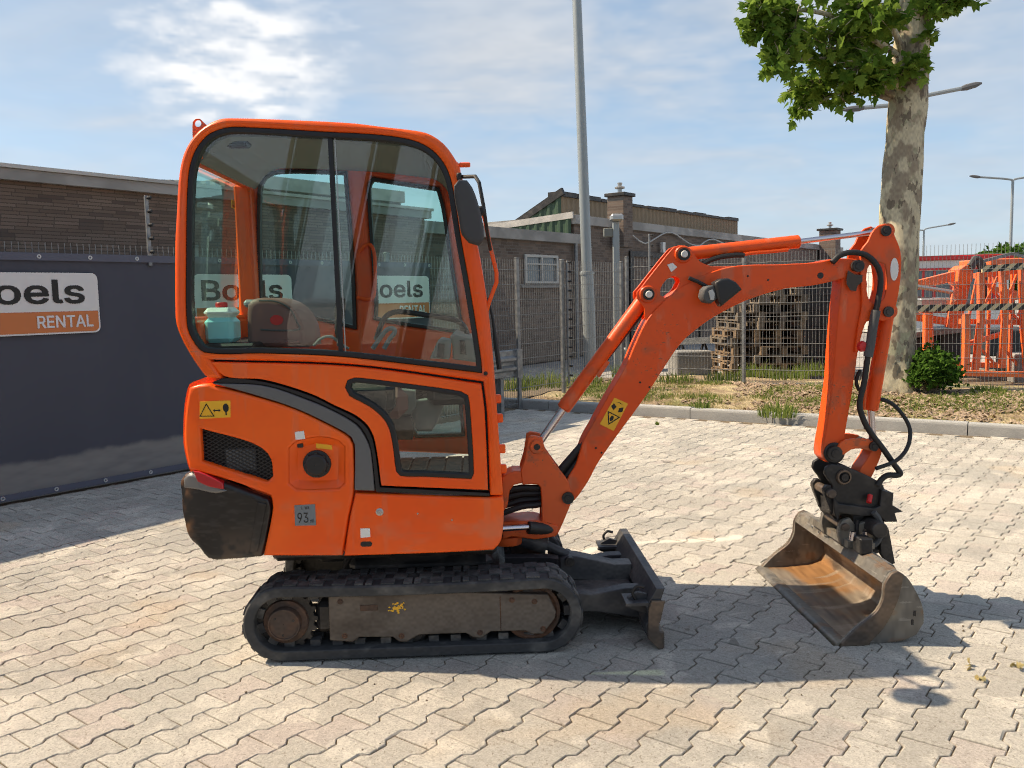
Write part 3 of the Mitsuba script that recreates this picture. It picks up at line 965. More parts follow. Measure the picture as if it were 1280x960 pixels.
def box3(mb, x0, x1, z0, z1, o0, o1):
    return mb.box(((x0 + x1) / 2, (z0 + z1) / 2, (o0 + o1) / 2), (abs(x1 - x0), abs(z1 - z0), abs(o1 - o0)))


# low brick shed close behind the tarpaulin
A36 = math.radians(36)
fa = wallframe(-4.4566, 6.9342, A36)
t = thing('brick_shed', 'long dark brown brick shed with pale flat roof edge behind the tarpaulin', 'building')
put(t + '__wall', box3(MB(), -5, 5.70, 0, 2.60, -6.0, 0.0), 'm_brick_dark', frame=fa)
g = MB()
for x in np.arange(-5.06, 5.7, 2.4):
    box3(g, x, min(x + 2.394, 5.76), 2.572, 2.665, -6.06, 0.075)
put(t + '__fascia', g, 'm_fascia', frame=fa)
put(t + '__roof_trim', box3(MB(), -5.08, 5.78, 2.668, 2.70, -6.08, .10), 'm_fascia_trim', frame=fa)

# low wing and taller warehouse further along
A35 = math.radians(36)
t = thing('brick_warehouse', 'brown brick warehouse with green sheeted gable and low wing beyond the fence', 'building')
fb = wallframe(1.65, 21.5, A35)
put(t + '__low_wall', box3(MB(), -6.6, 0, 0, 2.80, -5, 0), 'm_brick_grey', frame=fb)
put(t + '__low_fascia', box3(MB(), -6.7, .12, 2.80, 3.03, -5.1, .12), 'm_fascia', frame=fb)
fm = wallframe(1.63, 22.0, A35)
put(t + '__wall', box3(MB(), .05, 24, 0, 3.33, -9, .0), 'm_brick_grey', frame=fm)
put(t + '__fascia', box3(MB(), -.02, 24.1, 3.33, 3.555, -9.1, .10), 'm_fascia', frame=fm)
fe = wallframe(1.63, 22.0, A35 - math.pi / 2)                            # the end wall, going left
fe2 = lambda v: fe(v * [1, 1, -1])
g = corrugated(MB(), 0.03, 9.0, lambda x: 2.6, lambda x: 3.51 - .055 * x, .06, .24, .035)
put(t + '__green_sheeting', g, 'm_green_metal', frame=fe2)
g = MB().bar((-.05, 3.545, .08), (9.1, 3.05, .08), .16, .05)
put(t + '__gable_trim', g, 'm_fascia_trim', frame=fe2)
# the hall behind: a lean-to roof, green end, tan long side
fh = wallframe(1.53, 25.0, math.radians(37.5))
fhe = wallframe(1.53, 25.0, math.radians(37.5) - math.pi / 2)
fhe2 = lambda v: fhe(v * [1, 1, -1])
g = corrugated(MB(), 0.0, 3.6, lambda x: 2.9, lambda x: 4.44 - .47 * x if x < 3.2 else 2.95, .03, .3, .04)
put(t + '__green_sheeting', g, 'm_green_metal', frame=fhe2)
put(t + '__gable_trim', MB().bar((-.1, 4.50, .05), (3.4, 2.86, .05), .2, .10), 'm_black_steel', frame=fhe2)
g = corrugated(MB(), 0.0, 12.6, lambda x: 2.9, lambda x: 4.36, -.04, .26, .03)
put(t + '__tan_sheeting', g, 'm_tan_metal', frame=fh)
g = MB()
rt = np.random.default_rng(8)
x = -.1
while x < 12.5:
    w_ = rt.uniform(.5, 1.5)
    box3(g, x, min(x + w_, 12.65), 4.36, 4.46 + rt.uniform(-.03, .04), -.4, .05)
    x += w_ + (0.04 if rt.random() < .6 else .25)
put(t + '__roof_edge', g, 'm_black_steel', frame=fh)
g = MB().add([[-.1, 4.40, -.1], [12.6, 4.40, -.1], [12.6, 2.6, -4.0], [-.1, 2.6, -4.0]], [[0, 1, 2, 3]])
put(t + '__hall_roof', g, 'm_roof', frame=fh)
# white ventilation box on the roof slope
put(t + '__roof_box', box3(MB(), .85, 1.55, 3.38, 3.72, .10, .5), 'm_white_frame', frame=fhe2)


def chimney(px, d, zt, w_, frame_key):
    x = px * d
    k = put(t + '__chimney', MB().rbox((-w_ / 2, -w_ / 2, 2.8), (w_ / 2, w_ / 2, zt), .01), 'm_brick_grey', frame=at(x, d, 0, -.64))
    put(k + '__cap', MB().rbox((-w_ * .62, -w_ * .62, zt), (w_ * .62, w_ * .62, zt + .09), .01), 'm_black_steel', frame=at(x, d, 0, -.64))
    put(k + '__cowl', MB().lathe([(.001, 0), (.06, 0), (.06, .12), (.13, .13), (.14, .17), (.05, .20), (.07, .28), (.001, .30)], (0, 0, zt + .09), 2, 14), 'm_silver', frame=at(x, d))


chimney(.1277, 23.6, 4.15, .50, t)
chimney(.3676, 38.5, 4.15, .72, t)
# window, down pipe, doorway of the wing and warehouse
W0, W1 = -2.217, -0.949
wz1, wz0 = 2.46, 1.863
plain('m_light_frame', (0.42, 0.42, 0.40), 0.6)
k = put(t + '__window', box3(MB(), W0, W1, wz0, wz1, -.05, .010), 'm_window_dark', frame=fb)
g = MB()
wm = (W0 + W1) / 2
for a, b, c, d in ((W0 - .05, W1 + .05, wz1 - .03, wz1 + .03), (W0 - .05, W1 + .05, wz0 - .03, wz0 + .02), (W0 - .05, W0 + .02, wz0, wz1), (W1 - .02, W1 + .05, wz0, wz1), (wm - .03, wm + .03, wz0, wz1),
                   (W0, W1, wz0 + .66 * (wz1 - wz0), wz0 + .66 * (wz1 - wz0) + .035)):
    box3(g, a, b, c, d, .012, .06)
put(k + '__frame', g, 'm_light_frame', frame=fb)
put(k + '__sill', box3(MB(), W0 - .25, W1 + .3, wz0 - .13, wz0 - .06, .01, .09), 'm_concrete', frame=fb)
put(t + '__down_pipe', MB().tube([(-.15, 2.8, .09), (-.15, 0, .09)], .045, 8), 'm_galv', frame=fb)
put(t + '__door_frame', box3(box3(box3(MB(), 2.9, 3.1, 0, 2.75, .01, .06), 3.1, 7.6, 2.6, 2.75, .01, .06), 7.6, 7.8, 0, 2.75, .01, .06), 'm_black_steel', frame=fm)
c_ = [(x, 3.05 + .22 * abs(math.sin(x * .8 + .3)) - .1 * math.sin(x * 2.1), .12) for x in np.arange(1.9, 12, .35)]
put(t + '__cable', MB().tube(c_, .022, 5), 'm_fascia_trim', frame=fm)
put(t + '__cable_box', box3(MB(), 4.7, 4.86, 2.75, 3.05, .1, .18), 'm_white_frame', frame=fm)

# sheeted hall with a low pitched roof, seen through the cab and above the shed
t = thing('sheeted_hall', 'tall grey green sheeted hall with pale eaves seen through the cab glass', 'building')
fs = wallframe(-4.85, 15.9, math.radians(38))
put(t + '__wall', corrugated(MB(), 0.0, 4.05, lambda x: 0, lambda x: 3.72, 0, .3, .04), 'm_hall_metal', frame=fs)
put(t + '__eaves', box3(MB(), 0.1, 4.1, 3.62, 3.86, -8, .12), 'm_fascia_trim', frame=fs)
fs2 = wallframe(-4.85, 15.9, math.radians(38 - 90))
fs3 = lambda v: fs2(v * [1, 1, -1])
put(t + '__gable', corrugated(MB(), 0.0, 5.0, lambda x: 0, lambda x: 3.7 + .12 * min(x, 5 - x), 0, .3, .04), 'm_hall_metal', frame=fs3)

# distant red and white site cabin on the right
t = thing('site_cabin', 'white site cabin with red roof edge and red framed windows behind the orange machines', 'cabin')
CX0, CX1, CY = 12.769, 17.238, 30.0
cz = 2.483
put(t + '__wall', MB().rbox((CX0, CY, 0), (CX1, CY + 5, cz), .02), 'm_white_frame')
put(t + '__roof_edge', MB().rbox((CX0 - .1, CY - .12, cz), (CX1 + .1, CY + 5.1, cz + .15), .02), 'm_red')
for px in (14.738, 14.158, 16.23):
    k = put(t + '__window', MB().rbox((px - .45, CY - .02, cz - 1.6), (px + .45, CY + .1, cz - .35), .01), 'm_window_dark')
    put(k + '__frame', MB().rbox((px - .53, CY - .05, cz - .36), (px + .53, CY + .05, cz - .27), .01).rbox((px - .53, CY - .05, cz - 1.68), (px + .53, CY + .05, cz - 1.59), .01).rbox((px - .53, CY - .05, cz - 1.6), (px - .44, CY + .05, cz - .35), .01).rbox((px + .44, CY - .05, cz - 1.6), (px + .53, CY + .05, cz - .35), .01), 'm_red')

# unseen hall added behind the camera to darken part of the cab glass reflection
t = thing('added_reflection_hall', 'dark brick hall added unseen behind the camera to darken the cab glass reflection', 'building')
put(t + '__wall', MB().box((-22, -19, 2.4), (32, 10, 4.8)), 'm_brick_dark')
put(t + '__fascia', MB().box((-22, -19, 4.95), (32.3, 10.3, .3)), 'm_fascia')
for x in np.arange(-34, -8, 6.0):
    put(t + '__gate', MB().box((x, -13.98, 1.7), (3.6, .06, 3.4)), 'm_crate' if int(x) % 4 else 'm_hall_metal')

for X_, nm in ((-2.1, 'left'), (-.75, 'middle'), (.35, 'right')):  # unseen beams added only for dark bands in the cab glass reflection
    t = thing('raised_boom', f'dark leaning beam added unseen behind the camera to band the cab glass reflection, {nm} one', 'boom')
    put(t + '__beam', MB().bar((X_ - 1.35, -8.0, .3), (X_ + .10, -8.0, 6.4), .34, .42), 'm_crate')
    put(t + '__edge_rail', MB().bar((X_ - 1.60, -7.86, .3), (X_ - .15, -7.86, 6.4), .06, .06), 'm_wood')  # pale strip stands in for a sunlit edge in that reflection

# ------------------------------------------------------------------ lamp posts and masts


def lamp(label, X, Y, ztop, r0, r1, arms=(), zj=None, group=None):
    t = thing('street_lamp', label, 'lamp post', group)
    pts = [(X, Y, -.1), (X, Y, zj or ztop * .5), (X, Y, (zj or ztop * .5) + .04), (X, Y, ztop)]
    put(t + '__pole', MB().tube(pts, [r0, r0, r0 * .82, r1], 14), 'm_pole', smooth=40)
    if zj:
        put(t + '__collar', MB().lathe([(r0 * .9, -.03), (r0 * 1.12, -.02), (r0 * 1.12, .03), (r0 * .85, .05)], (X, Y, zj), 2, 14), 'm_pole', smooth=40)
    for dx, dy, dz in arms:
        tip = np.array([X + dx, Y + dy, ztop + dz])
        k = put(t + '__arm', MB().tube(spline([(X, Y, ztop - .05), (X + dx * .12, Y + dy * .12, ztop + dz * .35), tip]), r1 * .8, 8), 'm_pole', smooth=40)
        d = np.array([dx, dy, dz]) / np.linalg.norm([dx, dy, dz])
        put(k + '__lamp_head', MB().tube([tip - d * .1, tip + d * .05, tip + d * .32, tip + d * .48], [r1 * .8, r1 * 1.2, r1 * 1.1, r1 * .4], 8), 'm_grey_plastic', smooth=40)
    return t


LX, LY = 1.65, 18.0
lamp('tall pale grey lamp pole with a collar, standing left of the boom', LX - .0, LY, 9.5, .135, .085, (), 1.978)
# the pole leans a little
for k_ in [k_ for k_ in scene if k_.startswith('street_lamp__')]:
    scene[k_]['to_world'] = T().translate([LX, LY, 0]).rotate([0, 1, 0], -1.35).translate([-LX, -LY, 0])
Dx, Dz = [(10.998,6.537)][0]
lamp('double armed street lamp whose pole hides behind the plane tree trunk', Dx, 24, Dz - .0, .11, .07, ((1.4030000000000005, 0, .35), (-1.4029999999999987, 0, -.12)))
Dx, Dz = [(27.602,7.279)][0]
lamp('distant double armed street lamp at the right edge', Dx, 48, Dz, .10, .07, ((-1.9, 0, .25), (1.9, 0, .3)))
Dx, Dz = [(28.516,5.513)][0]
lamp('farthest small street lamp just right of the trunk', Dx, 60, Dz, .10, .06, ((1.7, 0, .35), (-1.2, 0, .05)))
t = thing('camera_mast', 'square pale mast with a camera in front of the warehouse wall', 'mast')
MX, MY = 1.902, 15.5
put(t + '__post', MB().rbox((MX - .055, MY - .055, 0), (MX + .055, MY + .055, 2.813), .01), 'm_pole')
put(t + '__camera', MB().rbox((MX - .10, MY - .16, 2.813), (MX + .12, MY + .10, 2.938), .03), 'm_silver')
put(t + '__junction_box', MB().rbox((MX - .22, MY - .05, 2.547), (MX - .057, MY + .05, 2.701), .01), 'm_light_plastic')

# guard rail end in front of the fence
t = thing('guard_rail', 'galvanised guard rail ending beside the cab in front of the fence', 'guard rail')
GE = fence_at(6.613 - .62, .35)
prof = np.array([[0, 0], [.03, .01], [.03, .07], [.075, .10], [.075, .13], [.03, .16], [.03, .19], [.075, .22], [.075, .25], [.03, .28], [.03, .34], [0, .35]])
n_ = len(prof)
xs = np.array([0, -1.2, -2.4])
prof2 = np.vstack([prof, prof[::-1] - [.008, 0]])
v = np.vstack([np.c_[np.full(len(prof2), x), prof2[:, 1], prof2[:, 0]] for x in xs])
m_ = len(prof2)
k = np.arange(m_)
f = np.vstack([np.stack([i * m_ + k, i * m_ + (k + 1) % m_, (i + 1) * m_ + (k + 1) % m_, (i + 1) * m_ + k], 1) for i in range(2)])
rail = MB().add(v, f)
rail.box((.04, .175, .02), (.10, .36, .13))
gf = lambda v: np.c_[GE + v[:, :1] * FD + v[:, 2:3] * FN, v[:, 1:2] + 0.499]
put(t + '__rail', rail, 'm_galv', frame=gf)
for x in (-.22, -2.2):
    put(t + '__post', box3(box3(box3(MB(), x - .03, x + .03, -1.0, .33, -.10, -.094), x - .03, x + .03, -1.0, .33, -.012, -.006), x - .003, x + .003, -1.0, .33, -.094, -.012), 'm_galv', frame=gf)

# ------------------------------------------------------------------ pallets, crates, blocks behind the right fence


def pallet():
    m_ = MB()
    for x in np.linspace(-.55, .55, 6):
        m_.box((x, 0, .133), (.10, .8, .022))
    for y in (-.35, 0, .35):
        m_.box((0, y, .111), (1.2, .10, .021))
        for x in (-.53, 0, .53):
            m_.box((x, y, .062), (.13, .10, .076))
        m_.box((0, y, .011), (1.2, .10, .022))
    return m_


PAL = pallet().arr()
rp = np.random.default_rng(4)
ORD = ['bottom', 'second', 'third', 'fourth', 'fifth', 'sixth', 'seventh', 'eighth', 'ninth', 'tenth', 'eleventh', 'twelfth']
PZ = 0.0
for sx, sy, n_, ry, name in ((4.237, 15.6, 9, .1, 'left'), (4.667, 15.35, 11, -.08, 'right')):
    for i in range(n_):
        jit = rp.normal(0, .03, 2)
        yaw = ry + rp.normal(0, .05) + (math.pi / 2)
        put('wooden_pallet', MB().add(*PAL), 'm_wood' if rp.random() < .6 else 'm_wood_grey', frame=at(sx + jit[0], sy + jit[1], PZ + i * .146, yaw),
            label=f'wooden pallet, {ORD[i]} from the ground in the {name} pallet stack behind the fence', cat='pallet', group='wooden pallets stacked behind the fence')


def crate():
    m_ = MB()
    for x in (-.39, .39):
        m_.box((x, 0, .14), (.02, .6, .28))
    for y in (-.29, .29):
        m_.box((0, y, .14), (.80, .02, .28))
        for x in np.linspace(-.36, .36, 9):
            m_.box((x, y * 1.05, .14), (.025, .02, .27))
        m_.box((0, y * 1.06, .275), (.82, .03, .02))
    m_.box((0, 0, .01), (.78, .58, .02))
    return m_


CR = crate().arr()
for sx, sy, n_, name in ((5.315, 15.8, 6, 'left'), (5.673, 16.6, 6, 'right')):
    for i in range(n_):
        put('black_crate', MB().add(*CR), 'm_crate', frame=at(sx + rp.normal(0, .012), sy, i * .292, rp.normal(0, .02)),
            label=f'black plastic crate, {ORD[i]} from the ground in the {name} crate stack', cat='crate', group='black crates stacked behind the fence')
for px, y_, a_, w_, lab in ((3.396, 16.4, .1, .7, 'pale concrete block left of the pallets behind the fence'), (2.608, 17.6, .0, .8, 'pale concrete block behind the fence, nearly hidden by the boom'),
                          (8.714, 13.9, .05, 1.5, 'long pale concrete block under the orange machines')):
    put('concrete_block', MB().rbox((-w_ / 2, -.3, 0), (w_ / 2, .3, .46), .02), 'm_concrete', frame=at(px, y_, -.02, a_), label=lab, cat='concrete block')
bx0, bz0 = [(2.988,0.569)][0]
bx1, bz1 = [(3.989,0.645)][0]
put('steel_beam', MB().bar((bx0, 16.9, bz0), (bx1, 16.3, bz1), .1, .12), 'm_galv', label='pale steel beam lying across blocks left of the pallets', cat='beam')
for px, y_, lab in ((3.708, 16.6, 'dark trestle under the right end of the pale steel beam'), (3.301, 16.8, 'dark trestle under the left end of the pale steel beam')):
    put('trestle', MB().bar((px - .22, y_, -.02), (px, y_, bz1 - .06), .04, .04).bar((px + .22, y_, -.02), (px, y_, bz1 - .06), .04, .04).bar((px - .13, y_, .35), (px + .13, y_, .35), .03, .03), 'm_black_steel',
        label=lab, cat='trestle')

# orange access machines and racks at the right, behind the fence
OY = 13.4


def steel(pts, w_=.09):
    """square tube through points"""
    m_ = MB()
    for a, b in zip(pts[:-1], pts[1:]):
        m_.bar(a, b, w_, w_)
    return m_


def ov(l, y):
    return [(a, y, b) for a, b in l]


t = thing('orange_rack', 'bright orange steel rack of upright posts on long base rails behind the fence', 'rack')
for l, w_ in (([(7.21,0.135),(7.282,1.005),(7.26,1.743)], .085), ([(7.63,0.251),(7.655,0.996),(7.576,1.858)], .08), ([(8.031,0.179),(7.94,0.99),(7.885,1.851)], .085), ([(7.072,0.138),(7.056,1.109)], .09), ([(8.381,0.171),(8.291,1.842)], .085)):
    put(t + '__upright', steel(ov(l, OY), w_), 'm_orange_far')
for l, y_ in (([(6.83,0.223),(8.479,0.149)], 13.0), ([(7.072,0.286),(8.731,0.21)], 13.9)):
    put(t + '__base_rail', steel(ov(l, y_), .08), 'm_orange_far')
for l, w_ in (([(7.023,0.986),(8.575,0.926)], .08), ([(7.232,1.688),(8.667,1.817)], .08), ([(7.157,0.636),(7.675,0.773)], .07)):
    put(t + '__cross_tube', steel(ov(l, OY + .12), w_), 'm_orange_far')
for l in ([(7.188,0.979),(7.316,1.683)], [(7.338,0.976),(7.639,1.676)], [(7.663,0.969),(7.948,1.731)], [(7.366,1.682),(7.974,0.987)], [(7.972,1.049),(8.358,1.721)], [(7.349,0.601),(7.687,0.242)], [(7.725,0.592),(8.026,0.234)]):
    put(t + '__brace', steel(ov(l, OY + .2), .035), 'm_orange_far')
for px_ in (7.542, 7.895, 8.222):
    put(t + '__upright', steel([(px_, OY + .25, .1), (px_, OY + .25, 1.75)], .045), 'm_orange_far')
t = thing('boom_lift', 'folded orange boom lift with jointed arm and grey hoses behind the trunk', 'boom lift')
put(t + '__lower_arm', steel(ov([(6.314,1.49),(7.25,1.703),(7.419,1.751)], 14.2), .15), 'm_orange_far')
put(t + '__upper_arm', steel(ov([(7.431,1.789),(7.317,1.18),(7.248,0.855)], 14.2), .18), 'm_orange_far')
put(t + '__elbow', MB().plate(orient([(7.248,1.794),(7.35,1.869),(7.482,1.84),(7.462,1.607),(7.334,1.506),(7.227,1.612)]), 14.02, 14.38, .01), 'm_orange_far')
put(t + '__outrigger', steel(ov([(6.749,0.144),(6.738,1.106)], 14.0), .10), 'm_orange_far')
put(t + '__outrigger', steel(ov([(6.879,0.141),(6.841,1.103)], 14.15), .09), 'm_orange_far')
put(t + '__chassis', steel(ov([(6.623,1.057),(7.429,0.922)], 14.3), .12), 'm_orange_far')
put(t + '__cylinder', MB().tube(ov([(6.559,1.547),(7.155,1.443)], 14.05), .035, 8), 'm_silver')
put(t + '__turntable', MB().rbox((6.761, 14.3, 1.1), (7.352, 14.9, 1.349), .03), 'm_silver')
for l in ([(7.401,1.86),(7.5,1.986),(7.633,1.855),(7.683,1.496),(7.733,1.135)], [(7.429,1.809),(7.529,1.908),(7.6,1.69),(7.639,1.24)]):
    put(t + '__hose', MB().tube(spline(ov(l, 14.0)), .04, 7), 'm_hose_sleeve', smooth=40)
put(t + '__basket_bar', steel(ov([(7.758,1.901),(8.424,2.059),(8.898,1.929)], 14.6), .05), 'm_galv')
for l, y_, lab in (([(5.882,1.214),(8.308,1.207)], 13.0, 'black and yellow striped barrier plank level behind the fence, lower one'), ([(7.137,1.781),(8.283,1.838)], 13.15, 'black and yellow striped barrier plank, upper one at the right edge')):
    (xa, za), (xb, zb) = l
    put('barrier_plank', MB().bar((xa, y_, za), (xb, y_, zb), .03, .10), 'm_hazard', label=lab, cat='barrier')
t = thing('scissor_lift', 'red and orange folded lift deck in front of the white cabin', 'lift')
for i, l in enumerate(([(8.879,1.639),(10.196,1.858)], [(8.872,1.873),(10.207,1.609)], [(8.892,1.228),(10.212,1.463)], [(8.884,1.493),(10.223,1.198)])):
    put(t + '__scissor_arm', steel(ov(l, 16 + .05 * i), .10), 'm_orange_far')
put(t + '__deck', MB().rbox((8.667, 15.7, 1.893), (10.346, 16.8, 2.024), .02), 'm_orange_far')
put(t + '__base', MB().rbox((8.696, 15.7, .25), (10.346, 16.8, 0.731), .03), 'm_crate')
t = thing('steel_ramp', 'grey steel ramp plates stacked behind the trunk', 'ramp')
for i, (a, b) in enumerate(([(6.818,1.045),(7.786,1.12)], [(6.824,0.768),(7.864,0.841)])) if False else []:
    pass
q0, q1 = [(6.783,1.363),(7.853,1.201)]
q2, q3 = [(6.797,0.727),(7.878,0.827)]
put(t + '__plate', MB().bar((q0[0], 15, q0[1]), (q1[0], 15, q1[1]), .8, .07), 'm_galv')
put(t + '__plate', MB().bar((q2[0], 15, q2[1]), (q3[0], 15, q3[1]), .8, .09), 'm_galv')
put(t + '__support', MB().rbox((q2[0], 14.8, 0), (q2[0] + .5, 15.3, q2[1] - .06), .02).rbox((q3[0] - .5, 14.8, 0), (q3[0] - .1, 15.3, q3[1] - .06), .02), 'm_crate')

# ------------------------------------------------------------------ plane tree and bush
TX, TY = 5.055, 11.5
rt = np.random.default_rng(3)
TRW = .92
t = thing('plane_tree', 'plane tree with mottled flaking bark rising behind the dipper arm', 'tree')
TZ = [(0.204, 5.055, .40), (0.44, 5.061, .335), (0.889, 5.094, .285), (1.838, 5.127, .27),
      (2.67, 5.151, .265), (3.489, 5.186, .255), (3.894, 5.218, .27), (4.297, 5.23, .25),
      (4.796, 5.249, .225), (5.192, 5.281, .215)]
TZ = np.array(TZ + [(TZ[-1][0] + 1.2, TZ[-1][1] + .1, .19), (TZ[-1][0] + 3.0, TZ[-1][1] + .1, .10), (TZ[-1][0] + 4.2, TZ[-1][1] + .05, .03)])
zs = np.linspace(TZ[0, 0] - .1, TZ[-1, 0], 110)
cx, rr = np.interp(zs, TZ[:, 0], TZ[:, 1]), np.interp(zs, TZ[:, 0], TZ[:, 2])
th = np.arange(40) * 2 * np.pi / 40
Vt = np.stack([np.cos(th)[None] * np.ones((110, 1)), np.sin(th)[None] * np.ones((110, 1)), np.zeros((110, 40))], -1)
nz = meshkit.fbm(np.stack([Vt[..., 0] * 1.4, Vt[..., 1] * 1.4, zs[:, None] * 1.1 + 0 * Vt[..., 0]], -1), 4, 2) - .5
nz2 = meshkit.fbm(np.stack([Vt[..., 0] * 4, Vt[..., 1] * 4, zs[:, None] * 3.5 + 0 * Vt[..., 0]], -1), 3, 7) - .5
R_ = TRW * rr[:, None] * (1 + .28 * nz + .12 * nz2 + .10 * np.cos(5 * th)[None] * np.clip((.9 - zs) / .9, 0, 1)[:, None])
Vt = np.stack([cx[:, None] + R_ * Vt[..., 0], TY + R_ * Vt[..., 1], zs[:, None] + 0 * R_], -1)
k = np.arange(40)
put(t + '__trunk', MB().add(Vt.reshape(-1, 3), np.vstack([np.stack([i * 40 + k, i * 40 + (k + 1) % 40, (i + 1) * 40 + (k + 1) % 40, (i + 1) * 40 + k], 1) for i in range(109)])), 'm_bark', smooth=True)
ZB = TZ[6, 0]                                                            # first fork, about 4.2 m up
TXF = TZ[6, 1]


def leaf_template():
    a = [(0, 0), (.18, .02), (.50, .16), (.30, .26), (.52, .52), (.26, .52), (.18, .72), (0, 1.0), (-.18, .72), (-.26, .52), (-.52, .52), (-.30, .26), (-.50, .16), (-.18, .02)]
    q = np.array(a)
    z = -.22 * np.abs(q[:, 0]) + .10 * q[:, 1] - .22 * q[:, 1]**2
    v = np.c_[q, z]
    v = np.vstack([v, [[0, .4, .03]]])
    n = len(a)
    return v, np.array([[n, i, (i + 1) % n] for i in range(n)])


LV, LF = leaf_template()
lv, uvl = MB(), []
br = MB()


def leaf(p, s, rg, up=0.5):
    d = rg.normal(0, 1, 3)
    d[2] -= .35
    d /= np.linalg.norm(d)
    nn = rg.normal(0, .65, 3) + [0, 0, 1.0]
    nn -= d * (nn @ d)
    nn /= np.linalg.norm(nn)
    x = np.cross(d, nn)
    lv.add(p + s * (LV[:, :1] * x + LV[:, 1:2] * d + LV[:, 2:] * nn), LF)
    uvl.append(np.tile([rg.random(), rg.random()], (len(LV), 1)))


# clumps of the low limb that hangs into the picture (offsets from the fork), then the crown above the frame
BL = [(c, r, n) for c, r, n in (
    ((-1.11,-0.3,0.64), .50, 40),
    ((-1.67,-0.5,0.79), .42, 34),
    ((-1.2,0.0,0.28), .38, 30),
    ((-2.05,-0.6,1.03), .32, 22),
    ((-0.83,-0.5,0.34), .34, 26),
    ((-0.78,-0.6,0.98), .50, 40),
    ((-1.35,0.0,-0.05), .17, 8),
    ((-0.16,-0.35,0.36), .22, 13),
    ((0.25,-0.2,1.18), .28, 17),
    ((0.12,-0.15,0.76), .13, 6),
    ((-1.85,-0.6,0.43), .30, 20),
    ((-0.95,-0.3,0.0), .15, 6),
    ((0.44,-0.3,1.17), .24, 14),
    ((-0.23,0.4,1.05), .34, 30),
    ((-0.68,-0.5,0.24), .26, 20),
    ((-2.15,-0.6,0.82), .22, 14),
    ((-.9, -.4, 1.9), .7, 40), ((-1.9, -.2, 2.0), .6, 30), ((.3, -.3, 2.4), .8, 40), ((1.2, .2, 2.1), .7, 30), ((0, .8, 2.6), .9, 36), ((-.9, .9, 2.0), .8, 30), ((-.4, 0, 3.6), 1.0, 36), ((.9, .3, 3.4), .9, 30), ((-1.5, .3, 3.1), .8, 26))]
F0 = np.array([TXF, TY, ZB])
for c, r, n in BL:
    c = F0 + np.array(c)
    base = F0 + np.array([0, 0, max(0, min(1.6, (c[2] - ZB) - .5))])
    mid = base * .45 + c * .55 + [0, 0, .22]
    br.tube(spline([base, mid, c]), np.linspace(.05, .014, 17), 7)
    for _ in range(n):
        d = rt.normal(0, 1, 3)
        d /= np.linalg.norm(d)
        e = c + d * r * rt.uniform(.35, 1.0)**.6 * np.array([1.15, 1.0, .85])
        s0 = c + (e - c) * .15
        br.tube([s0, (s0 + e) / 2 + [0, 0, .04], e], [.008, .006, .003], 4, False)
        for _ in range(int(rt.integers(5, 9))):
            f_ = rt.uniform(.35, 1.08)
            leaf(s0 + (e - s0) * f_ + rt.normal(0, .055, 3), rt.uniform(.08, .185), rt)
put(t + '__branches', br, 'm_bark', smooth=60)
put(t + '__crown', lv, 'm_leaf', uv=np.vstack(uvl), kind='stuff')

t = thing('bush', 'small dense green bush at the foot of the plane tree', 'bush')
BX, BY = 5.464, 11.213
bz = float(bed_z(np.array([BX]), np.array([BY]))[0])
lv, uvl, st = MB(), [], MB()
for _ in range(420):
    d = rt.normal(0, 1, 3)
    d[2] = abs(d[2]) * 1.1 - .10
    d /= np.linalg.norm(d)
    e = np.array([BX, BY, bz + .19]) + d * np.array([.27, .27, .33]) * rt.uniform(.62, 1.1) * (0.72 + 0.62 * float(meshkit.noise(d[None] * 2.3 + 5, 3)[0]))
    e[2] = max(e[2], bz + .05)
    s0 = np.array([BX, BY, bz]) + rt.normal(0, .04, 3) * [1, 1, 0]
    st.tube([s0, (s0 * .5 + e * .5) + [0, 0, .05], e], [.005, .004, .002], 4, False)
    for _ in range(8):
        leaf(e + rt.normal(0, .045, 3), rt.uniform(.035, .07), rt)
put(t + '__stem', st, 'm_bark')
put(t + '__foliage', lv, 'm_bush_leaf', uv=np.vstack(uvl), kind='stuff')
# far shrubs over the right fence
lv, uvl = MB(), []
FX, FZ = [(23.116,2.995)][0]
for _ in range(2500):
    d = rt.normal(0, 1, 3)
    d /= np.linalg.norm(d)
    leaf(np.array([FX, 40, FZ - .6]) + d * np.array([1.9, 1.5, 1.0]) * rt.uniform(.7, 1.05), rt.uniform(.15, .3), rt)
t = thing('far_tree', 'dark green tree top far behind the orange machines at the right edge', 'tree')
put(t + '__trunk', MB().tube([(FX, 40, -.1), (FX, 40, FZ - .5)], [.2, .1], 8), 'm_bark')
put(t + '__crown', lv, 'm_bush_leaf', uv=np.vstack(uvl), kind='stuff')

# dry leaves and grit on the paving
for i, (c, lab) in enumerate((((1.785,3.313,0.0), 'pale dry leaf on the paving right of the bucket shadow'), ((1.776,3.19,0.0), 'pale leaf crumb below the dry leaf at the right'), ((1.963,3.288,0.0), 'pale dry leaf on the paving at the right edge'),
                              ((1.547,3.73,0.0), 'x'))[:3]):
    lv, uvl = MB(), []
    for _ in range(4):
        leaf(np.array(c) + np.append(rt.normal(0, .014, 2), .012), .030, rt)
    put('fallen_leaf', lv, 'm_dry_grass', uv=np.vstack(uvl), label=lab, cat='leaf')
g = MB()
for _ in range(150):
    p = np.array([rt.uniform(-2.2, 3.4), rt.uniform(2.7, 8.5)])
    s = rt.uniform(.0015, .0055)
    g.tm(trimesh.creation.icosphere(0, s).apply_translation([p[0], p[1], s * .5]))
put('paving_grit', g, 'm_joint_sand', kind='stuff')
info('paving_grit', 'small dark crumbs of soil lying loose on the paving', 'grit')

